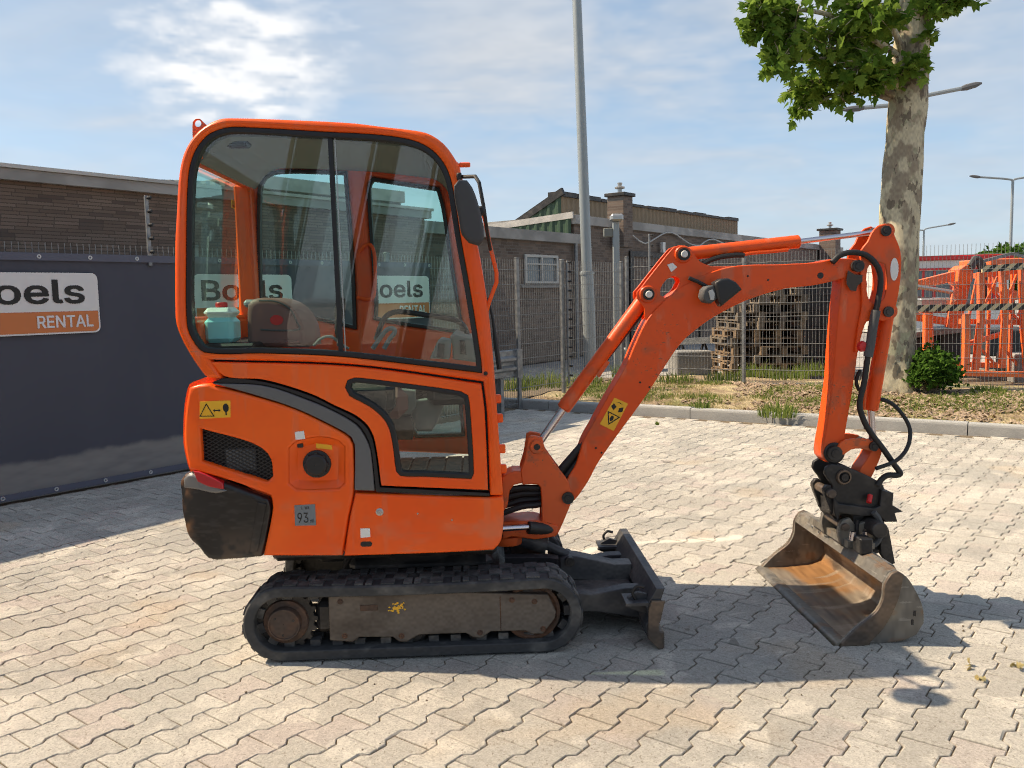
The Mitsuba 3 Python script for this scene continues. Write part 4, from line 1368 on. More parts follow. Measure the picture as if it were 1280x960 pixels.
# ------------------------------------------------------------------ the excavator: x forward, y away from the camera, z up, origin on the ground under the slew ring
MACH = at(-0.453, 4.007, 0, math.radians(2.0))
X = thing('mini_excavator', 'orange compact excavator with glazed cab, rubber tracks and wide tilting bucket', 'excavator')


def part(name, mb, bsdf, smooth=35, fn=None, **kw):
    return put(X + '__' + name, mb, bsdf, smooth, (lambda v: MACH(fn(v))) if fn else MACH, **kw)


def sub(k, name, mb, bsdf, smooth=35, fn=None, **kw):
    return put(k + '__' + name, mb, bsdf, smooth, (lambda v: MACH(fn(v))) if fn else MACH, **kw)


def tail(v):
    """rounds the rear of the upper body inwards"""
    v = np.array(v, float)
    k = np.clip(-.70 - v[:, 0], 0, 1)
    v[:, 1] *= 1 - np.minimum(1.3 * k**2, .6)
    return v


def plate(poly, y0, y1, r=0.0, holes=(), sm=True, corner=42, **kw):
    return MB().plate(curve(poly, corner) if sm else poly, y0, y1, r, [curve(h, corner) if sm else h for h in holes], **kw)


def both(poly, y0, y1, r=0.0, holes=(), **kw):
    """the same plate on the near and the far side"""
    m_ = plate(poly, -y1, -y0, r, holes, **kw)
    m_.f.extend(plate(poly, y0, y1, r, holes, **kw).f) if False else None
    p2 = plate(poly, y0, y1, r, holes, **kw)
    m_.add(*p2.arr())
    return m_


def pin(x, z, y0, y1, r, ring=True):
    m_ = MB().lathe([(.001, y0 - .004), (r * .55, y0 - .004), (r * .6, y0), (r, y0), (r, y1), (.001, y1)], (x, 0, z), 1, 22)
    return m_


# ---- crawler tracks
def track(side):
    yn, yf = (-.50, -.27) if side < 0 else (.27, .50)
    yo = yn if side < 0 else yf                                          # the outer face
    d0_ = 1 if side < 0 else -1
    n = 200
    Rr, cxx = .150, .548
    path = []
    Ls, La = 2 * cxx, math.pi * Rr
    tot = 2 * Ls + 2 * La
    for s in np.arange(n) / n * tot:
        if s < Ls:
            x, z, a = -cxx + s, 0, -math.pi / 2
        elif s < Ls + La:
            a = -math.pi / 2 + (s - Ls) / Rr
            x, z = cxx + Rr * math.cos(a), Rr + Rr * math.sin(a)
        elif s < 2 * Ls + La:
            u_ = (s - Ls - La) / Ls
            a = math.pi / 2
            x, z = cxx - u_ * Ls, 2 * Rr - .010 * math.sin(u_ * math.pi) * 0.8
        else:
            a = math.pi / 2 + (s - 2 * Ls - La) / Rr
            x, z = -cxx + Rr * math.cos(a), Rr + Rr * math.sin(a)
        path.append((x, z, math.cos(a), math.sin(a)))
    path = np.array(path)
    path[:, 1] += .017
    # cross section: (outward, across)
    sec = [(-.034, .004), (-.030, .0), (.004, .0), (.010, .006), (.010, .224), (.004, .23), (-.030, .23), (-.034, .226)]
    V = np.array([[[p[0] + o * p[2], yn + a, p[1] + o * p[3]] for o, a in sec] for p in path]).reshape(-1, 3)
    m_ = len(sec)
    i = np.arange(n)[:, None] * m_ + np.arange(m_)[None]
    j = ((np.arange(n) + 1) % n)[:, None] * m_ + np.arange(m_)[None]
    f = np.stack([i, np.roll(i, -1, 1), np.roll(j, -1, 1), j], -1).reshape(-1, 4)
    k = part('crawler_track', MB().add(V, f), 'm_rubber', 40)
    lug, gl = MB(), MB()
    for q in range(62):
        s = (q + .5) / 62 * n
        p = path[int(s) % n]
        nrm, tg = np.array([p[2], 0, p[3]]), np.array([-p[3], 0, p[2]])
        R = np.stack([tg, [0, 1, 0], nrm], 1)
        c = np.array([p[0], 0, p[1]]) + nrm * .0125
        st = q % 2
        for a0, a1, sh in ((.014, .078, 0), (.084, .148, 1), (.154, .216, 0)):
            off = tg * (.011 if (sh + st) % 2 else -.011) * 1.0
            w_ = .026 if (sh + st) % 2 else .036
            lug.box(c + off + [0, yn + (a0 + a1) / 2, 0], (w_, a1 - a0, .010), R)
        if q % 2 == 0:
            c = np.array([p[0], 0, p[1]]) - nrm * .046
            for a0 in (.055, .135):
                gl.box(c + [0, yn + a0 + .02, 0], (.042, .045, .028), R)
    sub(k, 'tread_lugs', lug, 'm_rubber_dusty', False, kind='stuff')
    sub(k, 'guide_lugs', gl, 'm_rubber_dusty', False, kind='stuff')
    w0, w1 = (yo + .032, yo + .09) if side < 0 else (yo - .09, yo - .032)
    poly = [(-0.356,0.278),(-0.256,0.279),(0.046,0.277),(0.282,0.266),(0.417,0.257),(0.569,0.248),(0.602,0.17),(0.598,0.142),(0.546,0.074),(0.494,0.076),(0.471,0.091),(0.325,0.093),(0.28,0.066),(0.246,0.071),(0.216,0.09),(0.019,0.09),(-0.036,0.06),(-0.066,0.062),(-0.092,0.084),(-0.233,0.089),(-0.261,0.069),(-0.358,0.08)]
    hole = [((0.006,0.202)[0] + .011 * math.cos(a), (0.006,0.202)[1] + .011 * math.sin(a)) for a in np.arange(12) * math.pi / 6]
    sub(k, 'track_frame', plate(poly, w0, w1, .006, (), corner=20).plate(np.array(hole), w0 - .001, w0 - .0002, 0), 'm_frame_steel', 30)
    tb = MB()
    for x, z in [(-0.294,0.098),(-0.055,0.089),(0.277,0.091),(0.546,0.098),(-0.307,0.248),(0.416,0.229),(0.511,0.219)]:
        tb.lathe([(.001, -.005), (.008, -.005), (.009, -.001), (.013, -.001), (.013, .001)], (x, 0, z), 1, 8)
    tb.rbox(((0.366,0.259)[0] - .002, -.002, (0.362,0.095)[1]), ((0.366,0.259)[0] + .002, .001, (0.366,0.249)[1]), .0008)
    tb.rbox(((-0.225,0.218)[0], -.003, (-0.225,0.204)[1]), ((-0.151,0.215)[0], .001, (-0.151,0.229)[1]), .001)
    sub(k, 'frame_bolts', tb, 'm_rust_brown', 30, fn=lambda v: v * [1, d0_, 1] + [0, yo + .032 * d0_, 0], kind='stuff')
    inner = MB().rbox((-.42, min(w0, w1) + .03 if side < 0 else yn + .02, .10), (.44, yf - .03 if side < 0 else max(w0, w1) - .03, .235), .02)
    sub(k, 'track_frame', inner, 'm_black_steel', False)
    yh = yo + (.02 if side < 0 else -.02)
    d_ = 1 if side < 0 else -1
    cx_, cz_ = (-0.543,0.164)
    teeth = []
    for a in range(18):
        for r_, da in ((.118, -.11), (.134, -.05), (.134, .05), (.118, .11)):
            an = a * 2 * math.pi / 18 + da
            teeth.append((cx_ + r_ * math.cos(an), .167 + r_ * math.sin(an)))
    sub(k, 'sprocket', MB().plate(np.array(teeth), yh + .045 * d_, yh + .085 * d_, 0), 'm_black_steel', False)
    hub = MB().lathe([(.001, 0), (.060, 0), (.0605, -.004), (.066, -.004), (.068, .0), (.070, .012), (.07, .03), (.092, .034), (.096, .05), (.001, .052)][::1], (0, 0, 0), 1, 36)
    sub(k, 'hub', hub, 'm_rust_brown', 30, fn=lambda v: v * [1, d_, 1] + [cx_, yh - .002 * d_, cz_ - .004])
    bolt = MB()
    for a in np.arange(3) * 2.1 + .4:
        bolt.lathe([(.001, -.003), (.005, -.003), (.005, .0)], (cx_ + .045 * math.cos(a), yh - .002 * d_, cz_ - .004 + .045 * math.sin(a)), 1, 8)
    sub(k, 'hub_bolts', bolt, 'm_black_steel', False, kind='stuff')
    ix, iz = .500, .167
    idl = MB().lathe([(.001, .02), (.05, .02), (.055, .035), (.100, .035), (.110, .025), (.122, .03), (.124, .06), (.11, .10), (.001, .10)], (0, 0, 0), 1, 40)
    sub(k, 'idler_wheel', idl, 'm_rust_brown', 30, fn=lambda v: v * [1, d_, 1] + [ix, yo + .02 * d_, iz])
    for x in (-.27, 0.0, .27):
        r_ = MB().lathe([(.001, 0), (.03, 0), (.044, .008), (.046, .05), (.001, .05)], (0, 0, 0), 1, 20)
        sub(k, 'roller', r_, 'm_black_steel', 30, fn=lambda v, x=x: v * [1, d_, 1] + [x, yo + .06 * d_, .082])


track(-1)
track(1)
und = MB().rbox((-.36, -.30, .17), (.40, .30, .30), .03).rbox((-.30, -.26, .29), (.34, .26, .365), .03)
for s in (-1, 1):
    und.bar((-.22, s * .12, .25), (-.30, s * .40, .20), .14, .10).bar((.24, s * .12, .25), (.30, s * .40, .20), .14, .10)
part('undercarriage', und, 'm_black_steel', 30)
part('slew_ring', MB().lathe([(.001, .345), (.27, .345), (.275, .36), (.275, .385), (.285, .39), (.29, .43), (.001, .46)], (0, 0, 0), 2, 48), 'm_black_steel', 30)
part('underbody', MB().rbox((-.60, -.40, .405), (.36, .40, .462), .02).rbox((-.42, -.33, .375), (-.30, .33, .41), .015), 'm_black_steel', 30)
ft = np.random.default_rng(9)
fl = MB()
for _ in range(34):
    c = np.array((-0.068,0.208)) + ft.normal(0, 1, 2) * [.016, .010]
    q = np.array([(c[0] + ft.uniform(.002, .008) * math.cos(a), c[1] + ft.uniform(.002, .006) * math.sin(a)) for a in np.arange(5) * 1.257])
    fl.plate(q, -.4686, -.4678, 0)
sub(X + '__crawler_track', 'paint_flakes', fl, 'm_yellow', False, kind='stuff')

# ---- dozer blade
bp = [(1.055, .0), (1.037, .0), (.992, .045), (.982, .10), (1.000, .135), (.985, .185), (1.030, .262), (1.066, .262), (1.042, .19), (1.036, .11)]
k = part('dozer_blade', MB().plate(np.array(bp), -.485, .485, .004), 'm_blade', 25)
ep = [(0.993,0.178),(1.007,0.215),(1.063,0.213),(1.044,0.13),(1.034,0.103),(1.055,0.003),(1.033,0.001),(0.989,0.052)]
sub(k, 'end_plate', MB().plate(np.array(ep), -.502, -.486, .003), 'm_wear_steel', 25)
sub(k, 'end_plate', MB().plate(np.array(ep), .486, .502, .003), 'm_wear_steel', 25)
sub(k, 'cutting_edge', MB().rbox((1.028, -.49, -.002), (1.062, .49, .075), .006), 'm_wear_steel', 25)
for s in (-1, 1):
    arm_ = MB().plate(np.array([(.40, .205), (.40, .105), (.62, .10), (.80, .095), (.99, .06), (1.0, .20), (.93, .20), (.78, .175), (.62, .20)]), s * .25 - .035, s * .25 + .035, .006)
    sub(k, 'blade_arm', arm_, 'm_blade', 25)
    lug_ = MB().plate(np.array([(.90, .17), (1.0, .13), (1.0, .22), (.96, .23), (.92, .21)]), s * .42 - .012, s * .42 + .012, .002)
    lug_.box((.955, s * .42, .195), (.11, .13, .012))
    sub(k, 'gusset', lug_, 'm_blade', 25)
    sub(k, 'lifting_eye', MB().tube(spline([(.95, s * .44, .20), (.935, s * .44, .235), (.955, s * .44, .26), (.985, s * .44, .255)]), .007, 7), 'm_hose', 40)
sub(k, 'centre_frame', MB().plate(np.array([(.66, .21), (.66, .27), (.70, .285), (.74, .28), (.92, .235), (1.0, .235), (1.0, .15), (.66, .17)]), -.05, .05, .006).rbox((.40, -.22, .13), (.99, .22, .165), .01), 'm_blade', 25)
sub(k, 'blade_cylinder', MB().cyl((.42, 0, .385), (.60, 0, .325), .042, 20, .005).cyl((.60, 0, .325), (.70, 0, .275), .022, 16).rbox((.36, -.06, .34), (.44, .06, .43), .01), 'm_blade', 30)
sub(k, 'pin', pin(.705, .262, -.075, .075, .022), 'm_black_steel', 30)

# ---- upper body
cover = [(-0.794,1.183),(-0.839,1.18),(-0.88,1.168),(-0.899,1.096),(-0.912,1.004),(-0.916,0.932),(-0.901,0.832),(-0.885,0.826),(-0.749,0.789),(-0.569,0.716),(-0.563,0.664),(-0.611,0.462),(-0.287,0.451),(-0.256,0.61),(-0.23,0.724),(-0.224,0.915),(-0.236,0.944),(-0.282,0.978),(-0.454,1.069),(-0.635,1.133),(-0.788,1.177)]
vent = [(-0.843,0.999),(-0.668,0.948),(-0.592,0.909),(-0.561,0.865),(-0.557,0.794),(-0.579,0.773),(-0.71,0.819),(-0.843,0.865)]
cup = [(-0.484,0.909),(-0.457,0.935),(-0.351,0.952),(-0.28,0.933),(-0.258,0.909),(-0.265,0.759),(-0.289,0.736),(-0.462,0.741),(-0.491,0.766)]
k = part('engine_cover', plate(cover, -.492, -.44, .012, (vent, cup), sub=.06, fn=tail), 'm_orange', 40)
# hollow round the filler cap
oc = orient(curve(cup))
ic = oc + mitre(oc) * .030
nn_ = len(oc)
kk = np.arange(nn_)
dm = MB().add(np.vstack([np.c_[oc[:, 0], np.full(nn_, -.486), oc[:, 1]], np.c_[ic[:, 0], np.full(nn_, -.462), ic[:, 1]]]), np.stack([kk, (kk + 1) % nn_, (kk + 1) % nn_ + nn_, kk + nn_], 1))
dm.add(np.c_[ic[:, 0], np.full(nn_, -.462), ic[:, 1]], np.asarray(m3.triangulate([ic])))
sub(k, 'filler_recess', dm, 'm_orange', 50)
fx, fz = (-0.378,0.837)
cap = MB().lathe([(.001, -.034), (.036, -.034), (.044, -.028), (.046, -.012), (.057, -.010), (.058, .0), (.001, .0)], (fx, -.462, fz), 1, 30)
for a in np.arange(8) * math.pi / 4:
    cap.box((fx + .045 * math.cos(a), -.480, fz + .045 * math.sin(a)), (.012, .016, .012), np.array([[math.cos(a), 0, -math.sin(a)], [0, 1, 0], [math.sin(a), 0, math.cos(a)]]))
ck = sub(k, 'filler_cap', cap, 'm_black_plastic', 30)
lx, lz = (-0.44,0.916)
sub(k, 'cover_lock', MB().rbox((lx - .014, -.478, lz - .008), (lx + .010, -.462, lz + .010), .003), 'm_black_plastic', False)
# expanded metal over the air intake
vq = Polygon(curve(vent)).buffer(.004)
mesh_ = MB()
x0, z0, x1, z1 = vq.bounds
for sgn in (1, -1):
    for c in np.arange(-1.2, 1.2, .0155):
        ln = LineString([(x0 - .1, z0 + c + sgn * .55 * -.1), (x1 + .1, z0 + c + sgn * .55 * (x1 - x0 + .1))]).intersection(vq)
        for gg in getattr(ln, 'geoms', [ln]):
            if gg.length > .01:
                a = np.array(gg.coords)
                mesh_.bar((a[0][0], -.462, a[0][1]), (a[-1][0], -.462, a[-1][1]), .004, .0026, (0, 1, 0))
sub(k, 'vent_mesh', mesh_, 'm_black_plastic', False, tail, kind='stuff')
sub(k, 'vent_cavity', MB().plate(np.array(vq.exterior.coords)[:-1], -.4415, -.4395, 0, sub=.05), 'm_seal', False, tail)  # flat black sheet stands in for the shaded depth behind the mesh
ix, iz = (-0.685,0.864)
sub(k, 'air_filter', MB().rbox((ix - .07, -.455, iz - .05), (ix + .055, -.444, iz + .045), .006), 'm_grey_plastic', 30, tail)


def sticker(k, name, poly, y, bsdf, fn=None, marks=(), mb=None, **kw):
    s = sub(k, name, MB().plate(np.array(poly), y - .0012, y, 0, sub=.03, fn=None), bsdf, False, fn, **kw)
    for q in marks:
        sub(s, 'mark', MB().plate(np.array(q), y - .0022, y - .0014, 0), 'm_ink', False, fn)
    return s


def tri_frame(cx, cz, h, w=.0035):
    o = np.array([(cx - h * .58, cz - h * .45), (cx + h * .58, cz - h * .45), (cx, cz + h * .55)])
    return o, o + mitre(orient(o)) * w


yp = [(-0.837,1.112),(-0.71,1.114),(-0.713,1.045),(-0.842,1.04)]
s = sticker(k, 'warning_sticker', yp, -.4925, 'm_yellow', tail, label='yellow warning sticker with triangle and standing figure')
cx_, cz_ = (-0.81,1.074)
o, i_ = tri_frame(cx_, cz_, .055)
sub(s, 'mark', MB().plate(o, -.4950, -.4942, 0, (orient(i_, False),)), 'm_ink', False, tail)
cx_, cz_ = (-0.742,1.078)
sub(s, 'mark', MB().plate(np.array([(cx_ - .042, cz_ - .004), (cx_ - .034, cz_ - .010), (cx_ - .034, cz_ - .006), (cx_ - .018, cz_ - .006), (cx_ - .018, cz_ - .010), (cx_ - .010, cz_ - .004), (cx_ - .018, cz_ + .002), (cx_ - .018, cz_ - .002), (cx_ - .034, cz_ - .002), (cx_ - .034, cz_ + .002)]), -.4950, -.4942, 0)
    .plate(np.array([(cx_ + .012 + .012 * math.cos(a), cz_ + .006 + .018 * math.sin(a)) for a in np.arange(10) * .628]), -.4950, -.4942, 0).plate(np.array([(cx_ + .009, cz_ - .024), (cx_ + .015, cz_ - .024), (cx_ + .015, cz_), (cx_ + .009, cz_)]), -.4950, -.4942, 0), 'm_ink', False, tail)
ns = [(-0.473,0.672),(-0.388,0.674),(-0.388,0.585),(-0.474,0.586)]
s = sticker(k, 'noise_sticker', ns, -.4925, 'm_grey_sticker', label='grey noise level sticker reading 93 dB')


def letters(k, text, h, w, x0, z0, y, bsdf='m_ink', fn=None, bold=False):
    m_ = meshkit.text_mesh(text, h, .0008, bold)
    v = np.array(m_.vertices)
    v[:, 0] = (v[:, 0] - v[:, 0].min()) * w / max(np.ptp(v[:, 0]), 1e-6)
    v = np.c_[v[:, 0] + x0, y - v[:, 2], v[:, 1] + z0]
    sub(k, 'lettering', MB().add(v, np.array(m_.faces)), bsdf, False, fn)


letters(s, '93', .042, .044, ns[3][0] + .012, ns[3][1] + .012, -.4942)
letters(s, 'dB', .013, .016, ns[3][0] + .062, ns[3][1] + .012, -.4942)
letters(s, 'L  WA', .012, .032, ns[3][0] + .030, ns[3][1] + .068, -.4942)
sticker(k, 'white_sticker', [(-0.457,0.977),(-0.42,0.981),(-0.416,0.947),(-0.455,0.945)], -.4925, 'm_white_sticker')
sticker(k, 'warning_label', [(-0.379,0.923),(-0.314,0.913),(-0.313,0.894),(-0.378,0.903)], -.4630, 'm_yellow')
lens = [(-0.882,0.825),(-0.856,0.822),(-0.803,0.799),(-0.759,0.774),(-0.757,0.749),(-0.815,0.759),(-0.865,0.781)]
sub(k, 'tail_light', plate(lens, -.500, -.46, .004, sub=.04, fn=tail), 'm_red_lens', 40)

# rear bonnet with its seam, and the black counterweight bumper under it


def solid(side, plan):
    """side outline (x, z) swept across, cut to the plan outline (x, y)"""
    a = m3.CrossSection([orient(np.array(side)).astype(np.float64)]).extrude(2.0)
    M = a.to_mesh()
    v = M.vert_properties[:, :3].copy()
    va = np.c_[v[:, 0], 1.0 - v[:, 2], v[:, 1]]
    A = m3.Manifold(m3.Mesh(vert_properties=va.astype(np.float32), tri_verts=M.tri_verts.astype(np.uint32)))
    B = m3.CrossSection([orient(np.array(plan)).astype(np.float64)]).extrude(4.0).translate((0, 0, -1))
    return A ^ B


def tail_plan(half, rear, front):
    """plan of the tail: straight sides, rounded rear, matching tail()"""
    xs = np.concatenate([[front], np.linspace(-.70, rear, 22)])
    k = np.clip(-.70 - xs, 0, 1)
    y = half * (1 - np.minimum(1.3 * k**2, .6))
    a = np.c_[xs, -y]
    end = [(rear - .035 * (1 - (t / .999)**2), t * y[-1]) for t in np.linspace(-.9, .9, 13)]
    return np.vstack([a, end, np.c_[xs, y][::-1]])


bon = [(-0.805,1.208),(-0.854,1.195),(-0.896,1.178),(-0.913,1.134),(-0.925,1.084),(-0.935,1.002),(-0.939,0.929),(-0.924,0.835),(-0.907,0.794),(-0.699,0.758),(-0.557,0.638),(-0.616,0.466),(-0.15,0.45),(-0.133,0.896),(-0.42,1.104),(-0.676,1.19)]
bs = solid(curve(bon, 50), tail_plan(.437, bon[5][0] - .01, -.05))
part('rear_bonnet', bs, 'm_orange', 35)
bum = [(-0.945,0.782),(-0.926,0.805),(-0.896,0.816),(-0.756,0.773),(-0.581,0.7),(-0.57,0.659),(-0.619,0.456),(-0.774,0.447),(-0.841,0.45),(-0.881,0.499),(-0.923,0.538),(-0.942,0.64),(-0.944,0.711)]
bb = np.array(bum)
bs = solid(curve(bum, 50), tail_plan(.486, bb[:, 0].min() - .02, bb[:, 0].max() + .02))


def rounded(man, ln, n):
    M = man.refine_to_length(ln).to_mesh()
    q = trimesh.Trimesh(M.vert_properties[:, :3], M.tri_verts, process=True)
    trimesh.smoothing.filter_taubin(q, .6, .52, n)
    return q


bs = rounded(bs, .014, 14)
k = part('counterweight', bs, 'm_bumper', 35)
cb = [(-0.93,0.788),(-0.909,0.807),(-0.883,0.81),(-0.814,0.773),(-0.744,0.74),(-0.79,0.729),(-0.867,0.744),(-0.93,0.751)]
plain('m_sky_sheen', (0.17, 0.17, 0.17), 0.35, metallic=0.2)
sub(k, 'bumper_trim', plate(cb, -.494, -.44, .010, sub=.04, fn=tail), 'm_sky_sheen', 40)  # grey piece imitates sky light caught on the rounded bumper shoulder
sub(k, 'bumper_rib', MB().plate(np.array([(-0.623,0.691),(-0.588,0.68),(-0.634,0.479),(-0.667,0.48)]), -.493, -.482, .003), 'm_bumper', 30)

# side panel below the door
sk = [(-0.222,0.714),(-0.138,0.708),(0.332,0.678),(0.389,0.681),(0.391,0.623),(0.375,0.49),(0.344,0.454),(0.122,0.449),(-0.279,0.449),(-0.249,0.61)]
k = part('side_panel', plate(sk, -.490, -.44, .010), 'm_orange', 40)
bxx, bzz = (-0.125,0.632)
sub(k, 'bolt', MB().lathe([(.001, -.006), (.007, -.006), (.009, -.003), (.016, -.001), (.017, .002)], (bxx, -.490, bzz), 1, 16), 'm_silver', 30)
sticker(k, 'white_sticker', [(-0.207,0.565),(-0.167,0.565),(-0.167,0.528),(-0.207,0.526)], -.4912, 'm_white_sticker')
ox, oz = (-0.185,0.498)
sub(k, 'slot', MB().plate(np.array([(ox + .013 * (1 if abs(a - math.pi) > math.pi / 2 else -1) + .011 * math.cos(a), oz + .011 * math.sin(a)) for a in np.arange(20) * math.pi / 10]), -.4915, -.4905, 0), 'm_seal', False)
sub(k, 'rivet', MB().lathe([(.001, -.003), (.003, -.002), (.004, 0)], ((0.032,0.62)[0], -.49, (0.032,0.62)[1]), 1, 8).lathe([(.001, -.003), (.003, -.002), (.004, 0)], ((0.173,0.588)[0], -.49, (0.173,0.588)[1]), 1, 8), 'm_silver', False)

# black and grey trim arcs between door and engine cover
part('black_trim', plate([(-0.731,1.205),(-0.571,1.184),(-0.393,1.125),(-0.288,1.07),(-0.211,1.028),(-0.164,0.983),(-0.14,0.919),(-0.121,0.734),(0.333,0.696),(0.332,0.683),(-0.138,0.716),(-0.151,0.893),(-0.171,0.957),(-0.205,1.004),(-0.295,1.06),(-0.397,1.109),(-0.572,1.171),(-0.787,1.187)], -.483, -.44, .002, corner=50), 'm_seal', 40)
part('grey_trim', plate([(-0.781,1.185),(-0.572,1.168),(-0.397,1.104),(-0.295,1.055),(-0.209,0.999),(-0.175,0.95),(-0.154,0.89),(-0.143,0.721),(-0.225,0.726),(-0.217,0.918),(-0.229,0.947),(-0.275,0.981),(-0.453,1.074),(-0.635,1.14)], -.488, -.44, .005, corner=50), 'm_grey_plastic', 40)

# ---- cab
out = [(-0.738,1.205),(-0.793,1.205),(-0.811,1.218),(-0.865,1.306),(-0.903,1.393),(-0.914,1.452),(-0.899,1.731),(-0.882,1.886),(-0.866,2.014),(-0.842,2.1),(-0.798,2.168),(-0.755,2.204),(-0.707,2.228),(-0.666,2.235),(-0.4,2.223),(-0.176,2.208),(-0.063,2.193),(0.092,2.172),(0.139,2.156),(0.186,2.121),(0.22,2.076),(0.244,2.029),(0.267,1.937),(0.307,1.739),(0.339,1.525),(0.358,1.313),(0.367,1.151),(0.378,0.918),(0.389,0.684),(0.334,0.686),(0.33,1.033),(0.318,1.163),(-0.215,1.247),(-0.782,1.281)]
win = [(-0.858,1.667),(-0.831,2.001),(-0.802,2.1),(-0.751,2.164),(-0.696,2.191),(-0.636,2.199),(-0.285,2.175),(-0.064,2.159),(0.067,2.135),(0.138,2.097),(0.184,2.043),(0.211,1.971),(0.243,1.743),(0.278,1.511),(0.311,1.252),(0.313,1.199),(0.045,1.239),(-0.279,1.283),(-0.569,1.302),(-0.806,1.312),(-0.851,1.365),(-0.869,1.427)]
k = part('cab', plate(out, -.498, -.425, .022, (win,), corner=48), 'm_orange', 42)
sl = np.array(curve(win, 48))
sub(k, 'window_seal', MB().plate(orient(sl) - mitre(orient(sl)) * .001, -.484, -.440, .004, (inset(sl, .021),)), 'm_seal', 42)
gp = inset(sl, .015)
dx0, dx1 = -0.267, -0.26
dz0, dz1 = 2.157, 1.307
GPo = Polygon(gp)
xm = lambda z: dx0 + (dx1 - dx0) * (z - dz0) / (dz1 - dz0)
lft = GPo.intersection(Polygon([(-2, 0), (xm(0), 0), (xm(3), 3), (-2, 3)]))
rgt = GPo.intersection(Polygon([(2, 0), (xm(0), 0), (xm(3), 3), (2, 3)]))


def sheet(poly, y):
    q = orient(np.array(poly.exterior.coords)[:-1] if hasattr(poly, 'exterior') else poly)
    return MB().add(np.c_[q[:, 0], np.full(len(q), y), q[:, 1]], np.asarray(m3.triangulate([q])))


sub(k, 'window_pane', sheet(lft, -.466), 'm_glass', False)
sub(k, 'window_pane', sheet(rgt, -.458), 'm_glass', False)
sub(k, 'window_bar', MB().bar((xm(dz1 - .02), -.462, dz1 - .02), (xm(dz0 + .02), -.462, dz0 + .02), .022, .018, (1, 0, 0)), 'm_seal', False)
sub(k, 'window_bar', MB().bar((xm(dz1 - .02) + .018, -.463, dz1 - .02), (xm(dz0 + .02) + .018, -.463, dz0 + .02), .004, .004, (1, 0, 0)), 'm_silver', False)
door = [(-0.782,1.273),(-0.216,1.239),(0.31,1.154),(0.321,1.033),(0.327,0.71),(-0.114,0.742),(-0.133,0.926),(-0.157,0.99),(-0.204,1.036),(-0.284,1.078),(-0.389,1.133),(-0.571,1.194),(-0.731,1.213)]
lw = [(-0.245,1.154),(-0.234,1.184),(-0.204,1.193),(0.023,1.16),(0.225,1.125),(0.254,1.108),(0.26,1.065),(0.269,0.783),(0.258,0.76),(0.071,0.775),(-0.034,0.782),(-0.049,0.799),(-0.061,0.917),(-0.081,1.001),(-0.134,1.062),(-0.189,1.097),(-0.23,1.121)]
dk = sub(k, 'door', plate(door, -.493, -.445, .007, (lw,), corner=50), 'm_orange', 42)
sw = curve(lw, 48)
sub(k, 'lower_seal', MB().plate(orient(sw) - mitre(orient(sw)) * .001, -.4915, -.450, .005, (inset(sw, .020),)), 'm_seal', 42)
sub(k, 'lower_pane', sheet(inset(sw, .014), -.470), 'm_glass', False)
# dark liner behind the door gap, following door and window opening
bk = Polygon(curve(door, 50)).buffer(.012)
bkh = Polygon(inset(sw, .012))
bkp = bk.difference(bkh)
sub(k, 'door_liner', MB().plate(np.array(bkp.exterior.coords)[:-1], -.440, -.425, 0, [np.array(r_.coords)[:-1] for r_ in bkp.interiors]), 'm_seal', False)

# far side of the cab: frame with two upper windows and a lower one
outf = [(-0.78,1.204),(-0.811,1.218),(-0.865,1.306),(-0.903,1.393),(-0.914,1.452),(-0.899,1.731),(-0.882,1.886),(-0.866,2.014),(-0.842,2.1),(-0.798,2.168),(-0.755,2.204),(-0.707,2.228),(-0.666,2.235),(-0.4,2.223),(-0.176,2.208),(-0.063,2.193),(0.092,2.172),(0.139,2.156),(0.186,2.121),(0.22,2.076),(0.244,2.029),(0.267,1.937),(0.307,1.739),(0.339,1.525),(0.358,1.313),(0.367,1.151),(0.378,0.918),(0.389,0.684),(-0.138,0.721),(-0.155,0.95),(-0.351,1.104),(-0.671,1.185)]
f1 = [(-0.783,2.063),(-0.751,2.137),(-0.674,2.165),(-0.338,2.154),(-0.321,1.693),(-0.322,1.363),(-0.556,1.422),(-0.813,1.473)]
f2 = [(-0.237,2.073),(-0.211,2.12),(0.122,2.064),(0.147,1.958),(0.18,1.683),(0.227,1.325),(-0.165,1.392),(-0.23,1.41),(-0.222,1.508)]
f3 = [(-0.055,1.03),(0.205,0.985),(0.216,0.795),(-0.038,0.794),(-0.084,0.905)]
sub(k, 'far_frame', plate(outf, .425, .498, .022, (f1, f2, f3), corner=48), 'm_orange', 42)
for ff in (f1, f2, f3):
    ring_ = curve(ff, 48)
    sub(k, 'far_seal', MB().plate(orient(ring_) - mitre(orient(ring_)) * .001, .418, .46, .003, (inset(ring_, .016),)), 'm_seal', 42)
    sub(k, 'far_pane', sheet(ring_, .452), 'm_glass_green', False)
# roof skin: band between the two side frames
oo = Polygon(curve(out, 48))


def band(d0, d1, clip):
    a = oo.buffer(-d0, join_style=1).difference(oo.buffer(-d1, join_style=1)).intersection(clip)
    if isinstance(a, MultiPolygon):
        a = max(a.geoms, key=lambda s: s.area)
    return orient(np.array(a.simplify(.0008).exterior.coords)[:-1])


